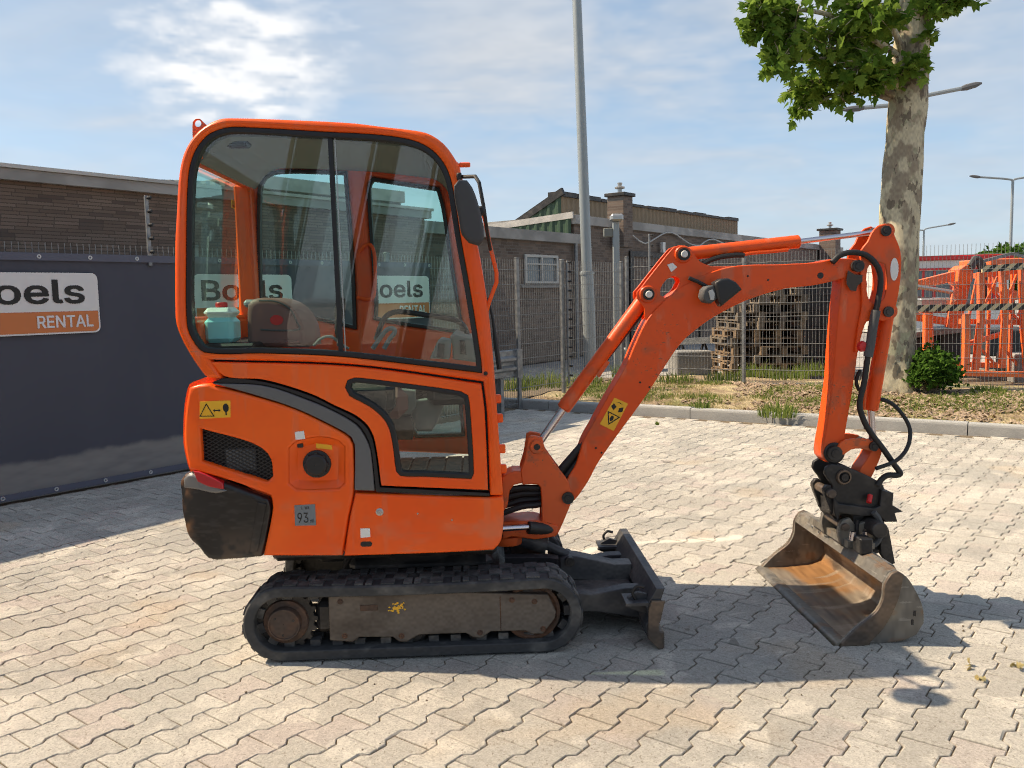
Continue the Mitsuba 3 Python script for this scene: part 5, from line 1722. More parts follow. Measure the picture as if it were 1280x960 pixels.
ztop = 2.223
xr, xf = -0.876, 0.244
topclip = Polygon([(-2, ztop - .15), (xr + .08, ztop - .15), (xr + .12, ztop - .11), (xf - .10, ztop - .17), (xf - .05, ztop - .20), (2, ztop - .20), (2, 4), (-2, 4)])
sub(k, 'roof', MB().plate(band(.012, .034, topclip), -.47, .47, 0), 'm_orange', 42)
sub(k, 'roof_liner', MB().plate(band(.045, .062, topclip), -.425, .425, 0), 'm_liner', 42)
for a, b in (((-0.791,2.166), (-0.701,2.194)),):
    sub(k, 'ceiling_vent', MB().rbox((a[0], -.33, a[1] - .012), (a[0] + .16, -.25, a[1] + .03), .01), 'm_black_plastic', 30)
# rear wall: sill, header, pane
zr0, zr1 = 1.43, 2.09
sub(k, 'rear_wall', MB().rbox((-.862, -.43, 1.33), (-.835, .43, zr0), .008).rbox((-.905, -.43, zr0 - .05), (-.85, .43, zr0 + .02), .01).rbox((-.84, -.43, zr1 - .01), (-.78, .43, zr1 + .035), .01).rbox((-.880, .33, zr0), (-.80, .43, zr1 - .005), .01), 'm_orange', 35)
sub(k, 'rear_pane', MB().add([[-.893, -.425, zr0], [-.893, .335, zr0], [-.862, .335, zr1 + .01], [-.862, -.425, zr1 + .01]], [[0, 1, 2, 3]]), 'm_glass_green', False)
sub(k, 'exit_label', MB().rbox((-.872, .255, 1.965), (-.868, .305, 2.005), .001), 'm_yellow', False)
# windscreen with its lower pane, and the front sill
wp = [(0.216,2.022),(0.299,1.679),(0.343,1.313),(0.358,1.008),(0.363,0.767)]
wsv, wsf = [], []
for x, z in wp:
    wsv += [[x - .012, -.43, z], [x - .012, .43, z]]
for i in range(len(wp) - 1):
    wsf.append([2 * i, 2 * i + 1, 2 * i + 3, 2 * i + 2])
sub(k, 'windscreen', MB().add(wsv, wsf), 'm_glass', True)
sub(k, 'front_frame', MB().rbox((.325, -.43, .64), (.385, .43, .735), .01).rbox((.20, -.43, 2.00), (.245, .43, 2.06), .01), 'm_orange', 35)
plain('m_mat', (0.13, 0.15, 0.14), 0.8)
fk = sub(k, 'floor', MB().rbox((-.42, -.42, .64), (.34, .42, .685), .01), 'm_rubber_dusty', False)
mt = MB()
for x in np.arange(-.30, .32, .085):
    for y in np.arange(-.40, .36, .12):
        mt.rbox((x, y, .684), (x + .076, y + .11, .690), .002)
sub(fk, 'mat_ribs', mt, 'm_mat', False, kind='stuff')
# peg, lifting lug on the roof, handrail, mirror, wiper
sub(k, 'peg', MB().rbox(((0.244,2.049)[0], -.47, (0.25,2.033)[1]), ((0.289,2.049)[0], -.44, (0.251,2.046)[1] + .004), .004), 'm_orange', False)
lg = [(-0.828,2.177),(-0.824,2.237),(-0.813,2.249),(-0.795,2.249),(-0.775,2.229),(-0.76,2.213),(-0.774,2.188)]
hc = (-0.804,2.231)
sub(k, 'lifting_lug', MB().plate(curve(lg, 60), -.41, -.395, .003, (np.array([(hc[0] + .014 * math.cos(a), hc[1] + .014 * math.sin(a)) for a in np.arange(14) * .449]),)), 'm_orange_worn', 40)
hr = [((0.33,1.861)), ((0.342,1.819)), ((0.359,1.722)), ((0.384,1.606)), ((0.383,1.567)), ((0.349,1.483)), ((0.339,1.447))]
sub(k, 'handrail', MB().tube([(a, -.475, b) for a, b in hr], .0085, 10), 'm_orange', 40)
mr = [(0.229,1.918),(0.247,1.941),(0.277,1.942),(0.296,1.917),(0.314,1.868),(0.333,1.784),(0.333,1.721),(0.315,1.702),(0.277,1.712),(0.252,1.741),(0.241,1.807),(0.231,1.867)]
mk = sub(k, 'mirror', MB().plate(curve(mr, 70), -.715, -.665, .016), 'm_mirror_back', 42, lambda v: np.c_[v[:, 0], v[:, 1] + .9 * (v[:, 0] - .32), v[:, 2]])
ma = [(*(0.234,1.99), -.49), (*(0.263,1.985), -.52), (*(0.308,1.975), -.60), (*(0.322,1.946), -.64), (*(0.337,1.854), -.65), (*(0.343,1.804), -.64), (*(0.349,1.762), -.58), (*(0.361,1.698), -.50)]
sub(k, 'mirror_arm', MB().tube([(a, c, b) for a, b, c in ma], .0075, 8).rbox(((0.307,1.819)[0], -.675, (0.304,1.819)[1]), ((0.342,1.854)[0], -.635, (0.342,1.854)[1]), .008).rbox(((0.234,1.973)[0], -.53, (0.234,1.973)[1]), ((0.254,2.001)[0], -.49, (0.254,2.001)[1]), .004), 'm_hose', 40)
wpr = [((0.337,1.506)), ((0.355,1.413)), ((0.366,1.305)), ((0.378,1.197))]
sub(k, 'wiper', MB().tube([(a + .012, -.30, b) for a, b in wpr], [.005, .006, .011, .011], 8), 'm_black_plastic', 40)

for px_, pz_ in ((0.375,1.087), (0.381,1.006), (0.388,0.877), (0.391,0.792)):
    sub(k, 'hinge', MB().rbox((px_ - .015, -.47, pz_ - .018), (px_ + .016, -.44, pz_ + .018), .005), 'm_orange', False)
sub(k, 'hinge_bolt', MB().lathe([(.001, -.005), (.007, -.004), (.009, 0)], ((0.329,1.197)[0], -.498, (0.329,1.197)[1]), 1, 10), 'm_black_steel', 30)
# seat, levers and consoles inside
bkr = [(-0.692,1.316),(-0.682,1.501),(-0.66,1.522),(-0.593,1.526),(-0.523,1.505),(-0.472,1.457),(-0.446,1.403),(-0.436,1.31)]
sk_ = part('seat', MB().plate(curve(bkr, 50), -.28, .10, .03), 'm_seat', 42)
sub(sk_, 'piping', MB().tube(spline([(a, -.282, b) for a, b in [(-0.627,1.515),(-0.557,1.51),(-0.5,1.478),(-0.472,1.422),(-0.467,1.388),(-0.563,1.387),(-0.627,1.392)]]), .004, 6), 'm_hose_sleeve', 40)
sub(sk_, 'grip', MB().rbox((bkr[1][0] - .02, -.26, bkr[1][1] - .015), (bkr[1][0] + .03, -.20, bkr[1][1] + .02), .012), 'm_silver', 30)
sub(sk_, 'badge', MB().plate(np.array([((-0.557,1.431)[0] + .028 * math.cos(a), (-0.557,1.431)[1] + .022 * math.sin(a)) for a in np.arange(18) * .349]), -.2835, -.2815, 0), 'm_red', False)
sub(sk_, 'cushion', MB().rbox((-.50, -.24, .98), (-.02, .24, 1.12), .04), 'm_seat', 35)
sub(sk_, 'pedestal', MB().rbox((-.42, -.10, .69), (-.12, .24, .985), .02), 'm_grey_plastic', 30)
sub(sk_, 'side_cover', MB().plate(np.array([(-0.201,1.127),(0.014,1.1),(0.012,1.023),(-0.011,0.991),(-0.098,0.993),(-0.139,1.049)]), -.16, -.11, .008), 'm_light_plastic', 30)
sub(sk_, 'lower_cover', MB().plate(np.array([(-0.098,0.99),(-0.011,0.987),(0.005,0.925),(-0.008,0.877),(-0.08,0.879),(-0.089,0.946)]), -.16, -.11, .006), 'm_black_plastic', 30)
sub(sk_, 'front_cover', MB().plate(np.array([(0.003,1.039),(0.153,1.054),(0.105,0.942),(0.073,0.893),(0.006,0.895),(-0.022,0.964)]), -.03, .03, .008), 'm_light_plastic', 30)
ck = part('console', MB().rbox((-.50, -.42, 1.02), (-.06, -.28, 1.165), .03), 'm_black_plastic', 30)
q = [(0.088,1.248),(0.126,1.325),(0.14,1.335),(0.182,1.327),(0.173,1.243)]
sub(ck, 'instrument_box', MB().plate(np.array(q), -.26, -.12, .01).plate(np.array([(0.185,1.294),(0.176,1.337),(0.194,1.351),(0.28,1.328),(0.292,1.218),(0.184,1.236)]), -.16, .30, .012), 'm_light_plastic', 40)
sub(ck, 'instrument_cover', MB().plate(np.array([(0.129,1.315),(0.157,1.31),(0.148,1.247),(0.12,1.251)]), -.268, -.262, .0).plate(np.array([(0.219,1.322),(0.24,1.318),(0.246,1.256),(0.221,1.26)]), -.168, -.162, 0), 'm_black_plastic', False)
lv_ = MB().tube(spline([(a, -.30, b) for a, b in [(-0.151,1.299),(-0.122,1.339),(-0.086,1.38),(-0.059,1.382),(-0.056,1.365),(-0.078,1.338),(-0.103,1.298)]]), .010, 8).tube(spline([(a, -.33, b) for a, b in [(-0.396,1.32),(-0.361,1.35),(-0.32,1.356),(-0.281,1.324),(-0.248,1.303)]]), .006, 8)
sub(ck, 'lever', lv_, 'm_light_plastic', 40)
sub(ck, 'lever', MB().tube(spline([(a, -.22, b) for a, b in [(-0.306,1.312),(-0.313,1.389),(-0.306,1.473),(-0.295,1.493)]]), [.010] * 25, 8).cyl([-0.298,-0.22,1.431], [-0.291,-0.22,1.521], .022, 12, .006), 'm_black_plastic', 40)
sub(ck, 'grab_bar', MB().tube(spline([(a, .1, b) for a, b in [(-0.184,1.319),(-0.151,1.401),(-0.119,1.438),(-0.066,1.45),(0.047,1.433),(0.19,1.405),(0.235,1.373),(0.256,1.312)]]), .013, 10), 'm_black_plastic', 40)
sub(ck, 'lever_mount', MB().rbox((.06, -.1, 1.02), (.30, .36, 1.12), .03).rbox((-.18, .30, 1.0), (.05, .42, 1.19), .03), 'm_black_plastic', 30)
sub(ck, 'lever_mount', MB().rbox((-.70, -.40, 1.12), (-.50, .40, 1.19), .02), 'm_black_plastic', 30)
sub(k, 'far_handle', MB().tube(spline([(a, .41, b) for a, b in [(-0.293,1.751),(-0.243,1.79),(-0.213,1.737),(-0.22,1.549),(-0.246,1.513),(-0.31,1.522)]]), .009, 8), 'm_orange', 40)

# bottle of washer fluid behind the seat
bt = thing('fluid_bottle', 'translucent bottle half full of blue fluid behind the cab seat', 'bottle')
b0, b1 = (-0.838,1.343), (-0.718,1.49)
zf = (-0.832,1.448)[1]
put(bt + '__body', MB().rbox((b0[0], -.38, b0[1]), (b1[0], -.24, zf), .018), 'm_bottle_blue', 30, MACH, label='blue fluid in the lower part of the bottle')
put(bt + '__top', MB().rbox((b0[0], -.38, zf), (b1[0], -.24, b1[1]), .018), 'm_bottle_white', 30, MACH)
put(bt + '__cap', MB().cyl((b0[0] + .06, -.31, b1[1]), (b0[0] + .06, -.31, b1[1] + .022), .025, 14, .004), 'm_red', 30, MACH)
sub(k, 'rear_shelf', MB().rbox((-.86, -.42, b0[1] - .05), (-.62, .42, b0[1] - .002), .01), 'm_black_plastic', False)

# ---- swing bracket at the front
sb = [(0.519,0.858),(0.538,0.867),(0.586,0.856),(0.598,0.803),(0.636,0.742),(0.676,0.686),(0.705,0.641),(0.715,0.554),(0.695,0.497),(0.656,0.41),(0.645,0.392),(0.573,0.392),(0.576,0.505),(0.572,0.623),(0.559,0.638),(0.489,0.637),(0.483,0.701),(0.502,0.764)]
k = part('swing_bracket', both(sb, .045, .075, .006, corner=50), 'm_orange_worn', 40)
sub(k, 'bracket_web', MB().plate(np.array([(0.579,0.595),(0.633,0.64),(0.685,0.592),(0.691,0.483),(0.655,0.407),(0.59,0.393)]), -.05, .05, .004), 'm_orange_worn', 30)
px_, pz_ = (0.559,0.815)
sub(k, 'pin', pin(px_, pz_, -.085, .085, .026), 'm_black_steel', 30)
sub(k, 'pin_boss', MB().lathe([(.012, -.012), (.030, -.012), (.034, -.006), (.034, .01)], (px_, -.075, pz_), 1, 22), 'm_orange_worn', 30)
fb_ = [(0.393,0.677),(0.454,0.703),(0.487,0.701),(0.569,0.687),(0.572,0.63),(0.486,0.644),(0.448,0.635),(0.429,0.607),(0.416,0.535),(0.393,0.505)]
sub(k, 'swing_post', MB().plate(curve(fb_, 50), -.07, .07, .008).plate(np.array([(0.39,0.383),(0.435,0.397),(0.541,0.378),(0.639,0.39),(0.651,0.44),(0.542,0.47),(0.392,0.467)]), -.09, .09, .008).lathe([(.001, .0), (.075, .0), (.08, .01), (.08, .04), (.001, .05)], ((0.413,0.352)[0], 0, (0.413,0.345)[1]), 2, 24), 'm_orange_worn', 40)
sub(k, 'swing_cylinder_rod', MB().cyl(((0.379,0.448)[0], -.13, (0.379,0.446)[1]), ((0.515,0.444)[0], -.10, (0.515,0.444)[1]), .013, 14), 'm_chrome', 40)
sub(k, 'swing_cylinder', MB().cyl(((0.508,0.44)[0], -.10, (0.508,0.44)[1]), ((0.624,0.421)[0], -.06, (0.624,0.421)[1]), .030, 16, .004), 'm_black_steel', 40)
for i, dz in enumerate((-.055, -.032, -.010, .012, .034, .050)):
    a = [(0.395,0.552),(0.486,0.572),(0.6,0.584),(0.692,0.688),(0.762,0.77),(0.792,0.808)]
    sub(k, 'hose', MB().tube(spline([(x, -.035 + .018 * ((i * 2) % 5), z + dz * (1 - .07 * j * 2)) for j, (x, z) in enumerate(a)]), .0145, 8), 'm_hose', 40)
sub(k, 'hose_clamp', MB().rbox(((0.487,0.639)[0], -.06, (0.487,0.639)[1]), ((0.578,0.671)[0], .06, (0.578,0.671)[1]), .008), 'm_hose', 30)

# ---- boom
bm = [(0.671,0.588),(0.699,0.656),(0.741,0.726),(0.776,0.831),(0.82,0.908),(0.89,1.032),(0.974,1.169),(1.023,1.279),(1.079,1.388),(1.139,1.456),(1.213,1.516),(1.324,1.58),(1.476,1.624),(1.714,1.629),(1.87,1.635),(1.945,1.648),(2.027,1.648),(2.068,1.637),(2.084,1.611),(2.077,1.582),(2.039,1.568),(1.864,1.531),(1.715,1.516),(1.555,1.472),(1.451,1.427),(1.346,1.367),(1.24,1.281),(1.156,1.164),(1.066,1.029),(0.926,0.842),(0.846,0.731),(0.796,0.641),(0.746,0.57),(0.715,0.541),(0.685,0.54),(0.669,0.561)]
k = part('boom', plate(bm, -.065, .065, .006, corner=50), 'm_orange_boom', 40)
bpz = [(1.093,1.369),(1.068,1.402),(1.068,1.443),(1.035,1.487),(1.035,1.517),(1.054,1.538),(1.132,1.633),(1.206,1.717),(1.232,1.726),(1.262,1.72),(1.28,1.705),(1.299,1.683),(1.328,1.649),(1.384,1.626),(1.481,1.626),(1.57,1.611),(1.347,1.557),(1.235,1.487),(1.161,1.415)]
dh = [(1.143,1.529),(1.172,1.572),(1.202,1.586),(1.228,1.578),(1.235,1.56),(1.22,1.531),(1.191,1.499),(1.165,1.488),(1.142,1.5)]
sub(k, 'bracket_plate', both(bpz, .042, .056, .003, (dh,), corner=60), 'm_orange_boom', 40)
for nm, (x, z), r_ in (('pin', (1.085,1.505), .026), ('pin', (1.248,1.683), .028)):
    sub(k, nm, pin(x, z, -.082, .082, r_), 'm_black_steel', 30)
    sub(k, 'pin_head', MB().lathe([(.001, -.006), (.014, -.006), (.016, -.002), (.016, .004)], (x, -.086, z), 1, 16), 'm_white_frame', 30)
    sub(k, 'pin_boss', MB().lathe([(.024, -.012), (.036, -.012), (.040, -.006), (.040, .01)], (x, -.056, z), 1, 24), 'm_orange_boom', 30)
x, z = (0.699,0.57)
sub(k, 'pin', pin(x, z, -.09, .09, .028), 'm_black_steel', 30)
x, z = (2.052,1.613)
sub(k, 'pin', pin(x, z, -.09, .09, .027), 'm_black_steel', 30)
x, z = (1.884,1.573)
sub(k, 'hole', MB().lathe([(.001, -.0015), (.0145, -.0015), (.0145, .001)], (x, -.0652, z), 1, 18), 'm_seal', False)
ys = [(0.924,1.033),(0.987,1.003),(0.919,0.877),(0.854,0.911)]
s = sticker(k, 'warning_sticker', ys, -.0660, 'm_yellow', label='yellow boom sticker with warning triangle')
d_ = np.array(ys[2]) - np.array(ys[1])
an = math.atan2(d_[1], d_[0]) + math.pi / 2
c1 = np.array(ys[0]) * .16 + np.array(ys[1]) * .16 + np.array(ys[2]) * .34 + np.array(ys[3]) * .34
c2 = np.array(ys[0]) * .36 + np.array(ys[1]) * .36 + np.array(ys[2]) * .14 + np.array(ys[3]) * .14
o, i_ = tri_frame(0, 0, .058, .005)
Rm = np.array([[math.cos(an + math.pi), -math.sin(an + math.pi)], [math.sin(an + math.pi), math.cos(an + math.pi)]])
sub(s, 'mark', MB().plate(o @ Rm.T + c1, -.0680, -.0672, 0, (orient(i_ @ Rm.T + c1, False),)).plate(np.array([(-.006, -.015), (.006, -.015), (.009, .002), (0, .012), (-.009, .002)]) @ Rm.T + c1, -.0680, -.0672, 0), 'm_ink', False)
sub(s, 'mark', MB().plate(np.array([(-.03, .004), (-.012, .016), (-.008, -.004), (-.024, -.016)]) @ Rm.T + c2, -.0680, -.0672, 0).plate(np.array([(.03, .004), (.012, .016), (.006, -.004), (.024, -.014)]) @ Rm.T + c2, -.0680, -.0672, 0).plate(np.array([(-.02, -.024), (0, -.030), (.018, -.024), (0, -.026)]) @ Rm.T + c2, -.0680, -.0672, 0), 'm_ink', False)
sticker(k, 'white_sticker', [(1.175,1.638),(1.199,1.646),(1.221,1.626),(1.193,1.604)], -.0575, 'm_white_sticker')
# work light on its bracket
lk = sub(k, 'light_bracket', MB().tube([(a, -.085, b) for a, b in [(1.268,1.575),(1.308,1.558),(1.356,1.531)]], .009, 8), 'm_hose', 40)
wl = part('work_light', MB().plate(curve([(1.358,1.551),(1.387,1.567),(1.419,1.568),(1.452,1.551),(1.481,1.517),(1.434,1.48),(1.387,1.444),(1.376,1.462)], 50), -.20, -.12, .012), 'm_black_plastic', 42)
sub(wl, 'lamp_body', MB().plate(curve([(1.313,1.52),(1.328,1.534),(1.357,1.541),(1.368,1.519),(1.372,1.476),(1.346,1.457),(1.321,1.463),(1.306,1.488)], 60), -.18, -.09, .010), 'm_hose_sleeve', 42)
sub(wl, 'lamp_glass', MB().plate(curve([(1.333,1.513),(1.351,1.521),(1.362,1.501),(1.358,1.473),(1.34,1.473)], 60), -.184, -.178, .002), 'm_silver', 42)

# ---- hydraulic cylinders


def ram(name, a, b, c, r, rr, split=True):
    a, b, c = (np.array([p[0], 0, p[1]]) for p in (a, b, c))
    k = part(name, MB().cyl(a, b, r, 24, .006), 'm_orange_boom', 40)
    d = (c - b) / np.linalg.norm(c - b)
    sub(k, 'rod', MB().cyl(b - d * .01, c, rr, 16), 'm_chrome', 40)
    sub(k, 'rod_eye', MB().lathe([(.016, -.03), (.034, -.03), (.034, .03), (.016, .03)], c, 1, 20), 'm_orange_worn', 30)
    sub(k, 'barrel_eye', MB().lathe([(.016, -.03), (.036, -.03), (.036, .03), (.016, .03)], a, 1, 20), 'm_orange_worn', 30)
    return k


k = ram('boom_cylinder', (1.089,1.501), (0.69,0.977), (0.564,0.803), .034, .018)
sub(k, 'pipe', MB().tube(spline([(a, -.005, b) for a, b in [(1.075,1.438),(1.056,1.409),(1.019,1.362),(0.943,1.267),(0.893,1.204),(0.855,1.145)]]), .012, 8), 'm_hose', 40)
sub(k, 'pipe_clamp', MB().bar([0.898,-0.0,1.203], [0.848,-0.0,1.133], .04, .034), 'm_orange_worn', 30)
k = ram('arm_cylinder', (1.262,1.686), (1.808,1.734), (2.212,1.774), .031, .0125)
sub(k, 'hose', MB().tube(spline([(a, -.03, b) for a, b in [(1.322,1.636),(1.352,1.642),(1.382,1.656),(1.434,1.67),(1.494,1.676),(1.539,1.675)]]), .012, 8), 'm_hose', 40)
sub(k, 'pipe', MB().tube(spline([(a, -.03, b) for a, b in [(1.524,1.677),(1.583,1.685),(1.658,1.689),(1.744,1.696)]]), .0085, 8), 'm_orange_boom', 40)
k = ram('bucket_cylinder', (2.231,1.4), (2.161,0.931), (2.176,0.76), .034, .017)
sub(k, 'pipe', MB().tube([(a, -.04, b) for a, b in [(2.119,1.1),(2.113,1.025),(2.11,0.941)]], .008, 8), 'm_orange_worn', 40)

# ---- dipper arm
am = [(1.992,1.573),(1.974,1.4),(1.961,1.218),(1.954,1.087),(1.928,0.876),(1.91,0.767),(1.911,0.721),(1.93,0.697),(1.965,0.7),(1.991,0.722),(2.006,0.779),(2.016,0.84),(2.044,1.021),(2.069,1.215),(2.084,1.345),(2.097,1.438),(2.107,1.541),(2.076,1.585)]
k = part('dipper_arm', plate(am, -.058, .058, .006, corner=50), 'm_orange_boom', 40)
lgp = [(2.067,1.578),(2.07,1.622),(2.065,1.68),(2.098,1.723),(2.116,1.763),(2.145,1.793),(2.175,1.802),(2.205,1.788),(2.228,1.739),(2.252,1.68),(2.258,1.6),(2.249,1.49),(2.232,1.409),(2.214,1.369),(2.176,1.358),(2.135,1.367),(2.101,1.356),(2.079,1.298),(2.062,1.216),(2.047,1.217),(2.06,1.328),(2.077,1.438)]
lgh = [(2.111,1.621),(2.148,1.631),(2.182,1.618),(2.191,1.546),(2.178,1.462),(2.145,1.433),(2.114,1.448),(2.096,1.519),(2.097,1.577)]
sub(k, 'lug_plate', both(lgp, .060, .076, .005, (lgh,), corner=60), 'm_orange_boom', 40)
for (x, z), r_ in (((2.179,1.769), .024), ((2.198,1.4), .024), ((1.957,0.744), .034), ((2.049,1.613), .026)):
    sub(k, 'pin', pin(x, z, -.088, .088, r_), 'm_black_steel', 30)
gq = [(2.001,1.561),(2.069,1.556),(2.092,1.526),(2.07,1.494),(2.047,1.513),(2.017,1.491)]
plain('m_grease', (0.03, 0.018, 0.012), 0.25)
sub(k, 'grease_patch', MB().plate(curve([(2.007,1.594),(2.037,1.575),(2.075,1.57),(2.075,1.541),(2.053,1.523),(2.046,1.498),(2.02,1.502),(2.001,1.532)], 80), -.0785, -.0765, 0), 'm_grease', False)
el = (2.224,1.594)
sub(k, 'oval_label', MB().plate(np.array([(el[0] + .019 * math.cos(a), el[1] + .052 * math.sin(a)) for a in np.arange(24) * math.pi / 12]), -.0782, -.0765, 0), 'm_white_sticker', False)
sub(k, 'boss', MB().cyl(((1.962,0.742)[0], -.07, (1.962,0.742)[1]), ((1.962,0.742)[0], .07, (1.962,0.742)[1]), .05, 24, .006), 'm_black_steel', 30)
sub(k, 'red_cap', MB().lathe([(.001, -.02), (.02, -.018), (.026, 0), (.001, .001)], ((2.08,1.242)[0], -.075, (2.08,1.242)[1]), 1, 14), 'm_red', 40)
h1 = [(1.927,1.631),(1.964,1.663),(2.023,1.675),(2.083,1.661),(2.128,1.623),(2.151,1.576),(2.154,1.517),(2.146,1.462),(2.136,1.408),(2.122,1.327),(2.112,1.253),(2.099,1.179),(2.087,1.079),(2.067,0.975),(2.089,0.895),(2.128,0.83),(2.179,0.764),(2.234,0.687),(2.265,0.644),(2.25,0.633),(2.208,0.634),(2.178,0.616),(2.159,0.586)]
sub(k, 'hose', MB().tube(spline([(a, -.09 - .0 * i, b) for i, (a, b) in enumerate(h1)]), .0135, 10), 'm_hose', 40)
hs = [(2.135,1.408),(2.121,1.327),(2.112,1.253),(2.101,1.194)]
sub(k, 'hose_sleeve', MB().tube(spline([(a, -.092, b) for a, b in hs]), .021, 10), 'm_hose_sleeve', 40)
h2 = [(2.16,0.984),(2.202,0.985),(2.253,0.963),(2.296,0.912),(2.321,0.85),(2.311,0.789),(2.277,0.739),(2.22,0.703),(2.127,0.678)]
sub(k, 'hose', MB().tube(spline([(a, .02 - .02 * i, b) for i, (a, b) in enumerate(h2)]), .0095, 10), 'm_hose', 40)
h3 = [(2.098,1.127),(2.08,1.082),(2.088,1.044),(2.112,1.013)]
sub(k, 'hose', MB().tube(spline([(a, -.02, b) for a, b in h3]), .009, 8), 'm_hose', 40)
# linkage
l1 = [(1.966,0.769),(1.988,0.798),(2.034,0.81),(2.095,0.811),(2.133,0.802),(2.156,0.782),(2.157,0.759),(2.13,0.749),(2.08,0.762),(2.035,0.759),(2.001,0.737),(1.974,0.73)]
k = part('bucket_link', plate(l1, -.082, -.066, .004, corner=60), 'm_orange_worn', 40)
part('bucket_link', plate(l1, .066, .082, .004, corner=60), 'm_orange_worn', 40)
x, z = (2.139,0.773)
sub(k, 'pin', pin(x, z, -.095, .095, .022), 'm_black_steel', 30)
l2 = [(2.155,0.765),(2.202,0.756),(2.187,0.702),(2.157,0.633),(2.135,0.594),(2.084,0.611),(2.094,0.658),(2.125,0.704)]
sub(k, 'lower_link', MB().plate(curve(l2, 60), -.05, .05, .006), 'm_orange_worn', 40)

# small fastenings on boom, arm and panels
fs_ = MB()
for x, z in [(0.835,0.799),(0.861,0.776),(1.044,1.1),(1.088,1.077),(1.546,1.578),(1.64,1.558)]:
    fs_.lathe([(.001, -.003), (.004, -.003), (.005, 0)], (x, -.0652, z), 1, 8)
sub(X + '__boom', 'rivets', fs_, 'm_black_steel', False, kind='stuff')
# ---- quick coupler and tilting head
qc = [(1.907,0.649),(1.914,0.679),(1.941,0.695),(1.979,0.688),(2.04,0.668),(2.098,0.641),(2.148,0.615),(2.191,0.583),(2.188,0.525),(2.17,0.479),(2.116,0.477),(2.039,0.491),(1.959,0.502),(1.939,0.548),(1.946,0.59),(1.922,0.625)]
k = part('quick_coupler', both(qc, .062, .085, .006, corner=60), 'm_black_steel', 40)
sub(k, 'coupler_body', MB().plate(np.array([(1.994,0.583),(2.056,0.604),(2.205,0.569),(2.215,0.482),(2.019,0.488)]), -.062, .062, .006), 'm_black_steel', 30)
x, z = (1.997,0.632)
sub(k, 'pin', MB().lathe([(.001, -.02), (.017, -.02), (.019, -.004), (.030, -.004), (.033, .0), (.033, .18)], (x, -.088, z), 1, 22), 'm_black_steel', 30)
sub(k, 'pin_ring', MB().lathe([(.026, -.012), (.033, -.012), (.036, -.006), (.036, .0), (.026, .0)], (x, -.088, z), 1, 24), 'm_wear_steel', 30)
hk = [(1.92,0.594),(1.905,0.571),(1.913,0.535),(1.93,0.494),(1.946,0.45),(1.973,0.497),(1.988,0.536),(1.965,0.541),(1.944,0.569),(1.94,0.593)]
for y_ in (-.085, .055):
    sub(k, 'hook', plate(hk, y_, y_ + .03, .004, corner=70), 'm_black_steel', 40)
x, z = (1.936,0.557)
sub(k, 'cross_pin', MB().cyl((x, -.11, z), (x, .11, z), .022, 18, .003), 'm_wear_steel', 40)
th_ = part('tilt_head', MB().plate(np.array([(1.942,0.537),(1.969,0.51),(2.137,0.482),(2.164,0.492),(2.17,0.569),(2.228,0.551),(2.225,0.494),(2.276,0.462),(2.237,0.455),(2.25,0.413),(2.192,0.414),(2.161,0.446),(2.077,0.445),(1.974,0.464),(1.963,0.426),(1.947,0.465)]), -.11, .10, .006), 'm_black_steel', 30)
sub(th_, 'tilt_cylinder', MB().plate(np.array([(2.054,0.446),(2.208,0.422),(2.209,0.337),(2.195,0.268),(2.119,0.255),(2.064,0.303)]), -.07, .13, .01).cyl(((2.125,0.355)[0], -.20, .40), ((2.125,0.355)[0], .24, .40), .038, 20, .004), 'm_black_steel', 30)
for y_ in (-.10, .07):
    sub(th_, 'leg', MB().plate(np.array([(2.17,0.407),(2.212,0.383),(2.247,0.211),(2.216,0.197),(2.176,0.26)]), y_, y_ + .03, .004), 'm_black_steel', 30)
sub(th_, 'hose', MB().tube(spline([(a, -.13, b) for a, b in [(2.124,0.47),(2.151,0.431),(2.16,0.385),(2.153,0.343),(2.134,0.317),(2.1,0.303)]]), .014, 8), 'm_hose_sleeve', 40)
sub(th_, 'hose', MB().tube(spline([(a, -.12, b) for a, b in [(2.053,0.432),(2.05,0.386),(2.062,0.347),(2.085,0.323)]]), .010, 8), 'm_hose', 40)
sub(th_, 'red_fitting', MB().cyl(((2.105,0.514)[0], -.12, (2.105,0.514)[1]), ((2.12,0.544)[0], -.10, (2.12,0.544)[1]), .012, 10), 'm_red', 40)
sub(th_, 'fitting', MB().cyl(((1.993,0.368)[0], -.2, .36), ((1.997,0.368)[0], -.2, .40), .014, 10).cyl(((2.065,0.324)[0], -.17, .36), ((2.065,0.324)[0], -.17, .39), .012, 10), 'm_chrome', 40)

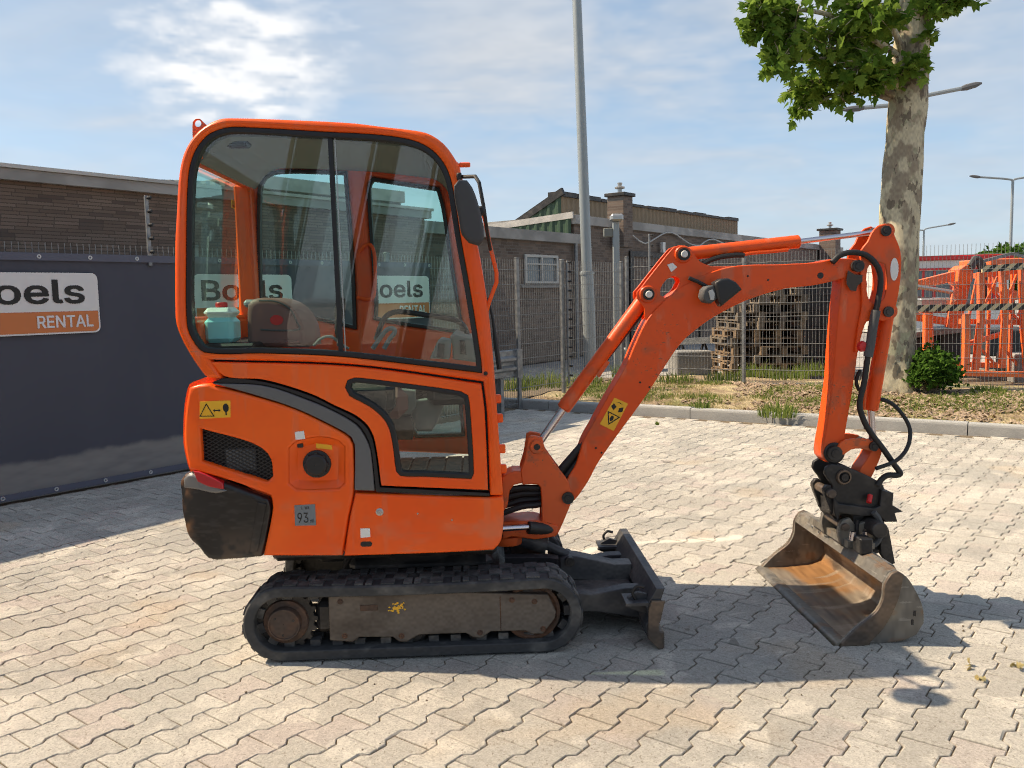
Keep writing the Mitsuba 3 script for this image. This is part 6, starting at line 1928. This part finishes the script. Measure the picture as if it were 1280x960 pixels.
# ---- wide ditching bucket, open towards the machine
back = [(2.030, .314), (2.050, .312), (2.088, .286), (2.142, .199), (2.163, .140), (2.166, .085), (2.138, .036), (2.078, .012), (1.93, .0), (1.80, .0), (1.80, .012), (1.93, .013), (2.072, .026), (2.126, .047), (2.151, .090), (2.148, .138), (2.128, .194), (2.078, .276), (2.046, .299), (2.030, .300)]
k = part('bucket', MB().plate(np.array(back), -.508, .508, 0), 'm_bucket_in', 35)
spn = [(1.802, .004), (1.877, .079), (1.959, .144), (1.985, .198), (1.991, .262), (2.016, .306), (2.045, .318), (2.090, .288), (2.144, .200), (2.165, .140), (2.168, .085), (2.139, .034), (2.078, .010), (1.93, -.002)]
for s in (-1, 1):
    sub(k, 'side_plate', MB().plate(curve(np.array(spn), 30), s * .508 if s > 0 else -.522, .522 if s > 0 else -.508, .002), 'm_bucket_out', 35)
    so = [(1.795, .0), (1.877, .082), (1.957, .148), (1.983, .200), (1.989, .264), (2.016, .309), (2.046, .320), (2.070, .304), (2.052, .21), (2.030, .15), (1.985, .07), (1.93, .012), (1.93, -.002)]
    sub(k, 'side_cutter', MB().plate(curve(np.array(so), 30), .522 if s > 0 else -.538, .538 if s > 0 else -.522, .004), 'm_wear_steel', 35)
sub(k, 'cutting_lip', MB().plate(np.array([(1.775, .0), (1.80, -.003), (1.93, -.006), (1.93, .0), (1.80, .018)]), -.53, .53, .0015), 'm_bucket_out', 30)
sub(k, 'top_beam', MB().plate(np.array([(1.990, .262), (2.014, .308), (2.052, .320), (2.056, .275), (2.034, .250)]), -.507, .507, .004), 'm_bucket_out', 30)
sub(k, 'back_plate', MB().plate(np.array([(2.052, .318), (2.095, .300), (2.146, .203), (2.13, .205), (2.08, .286)]), -.40, .40, .002), 'm_bucket_out', 30)
for y_ in (-.10, .10):
    sub(k, 'ear', MB().plate(curve(np.array([(1.985, .305), (1.965, .37), (1.985, .43), (2.02, .44), (2.05, .40), (2.09, .42), (2.13, .40), (2.14, .34), (2.10, .28), (2.05, .30)]), 60), y_ - .014, y_ + .014, .004), 'm_bucket_out', 35)
sub(k, 'ear_plate', MB().plate(np.array([(1.99, .31), (2.12, .30), (2.12, .33), (1.99, .345)]), -.16, .30, .004), 'm_bucket_out', 30)
sub(k, 'cross_pin', MB().cyl((1.995, -.13, .40), (1.995, .13, .40), .018, 16).cyl((2.10, -.13, .375), (2.10, .13, .375), .018, 16), 'm_wear_steel', 30)
sub(k, 'bracket_box', MB().rbox((2.0, -.27, .31), (2.06, -.19, .385), .006), 'm_black_steel', 30)
for sx_, sz_ in ((2.127,0.128), (2.118,0.09)):
    sub(k, 'slot', MB().rbox((sx_ - .006, -.5235, sz_ - .012), (sx_ + .006, -.5215, sz_ + .012), .001), 'm_seal', False)
for y_ in (.12, .20, .30):
    sub(k, 'bolt', MB().lathe([(.001, .010), (.009, .010), (.010, .0)], (1.997, y_, .285), 0, 8), 'm_silver', False)
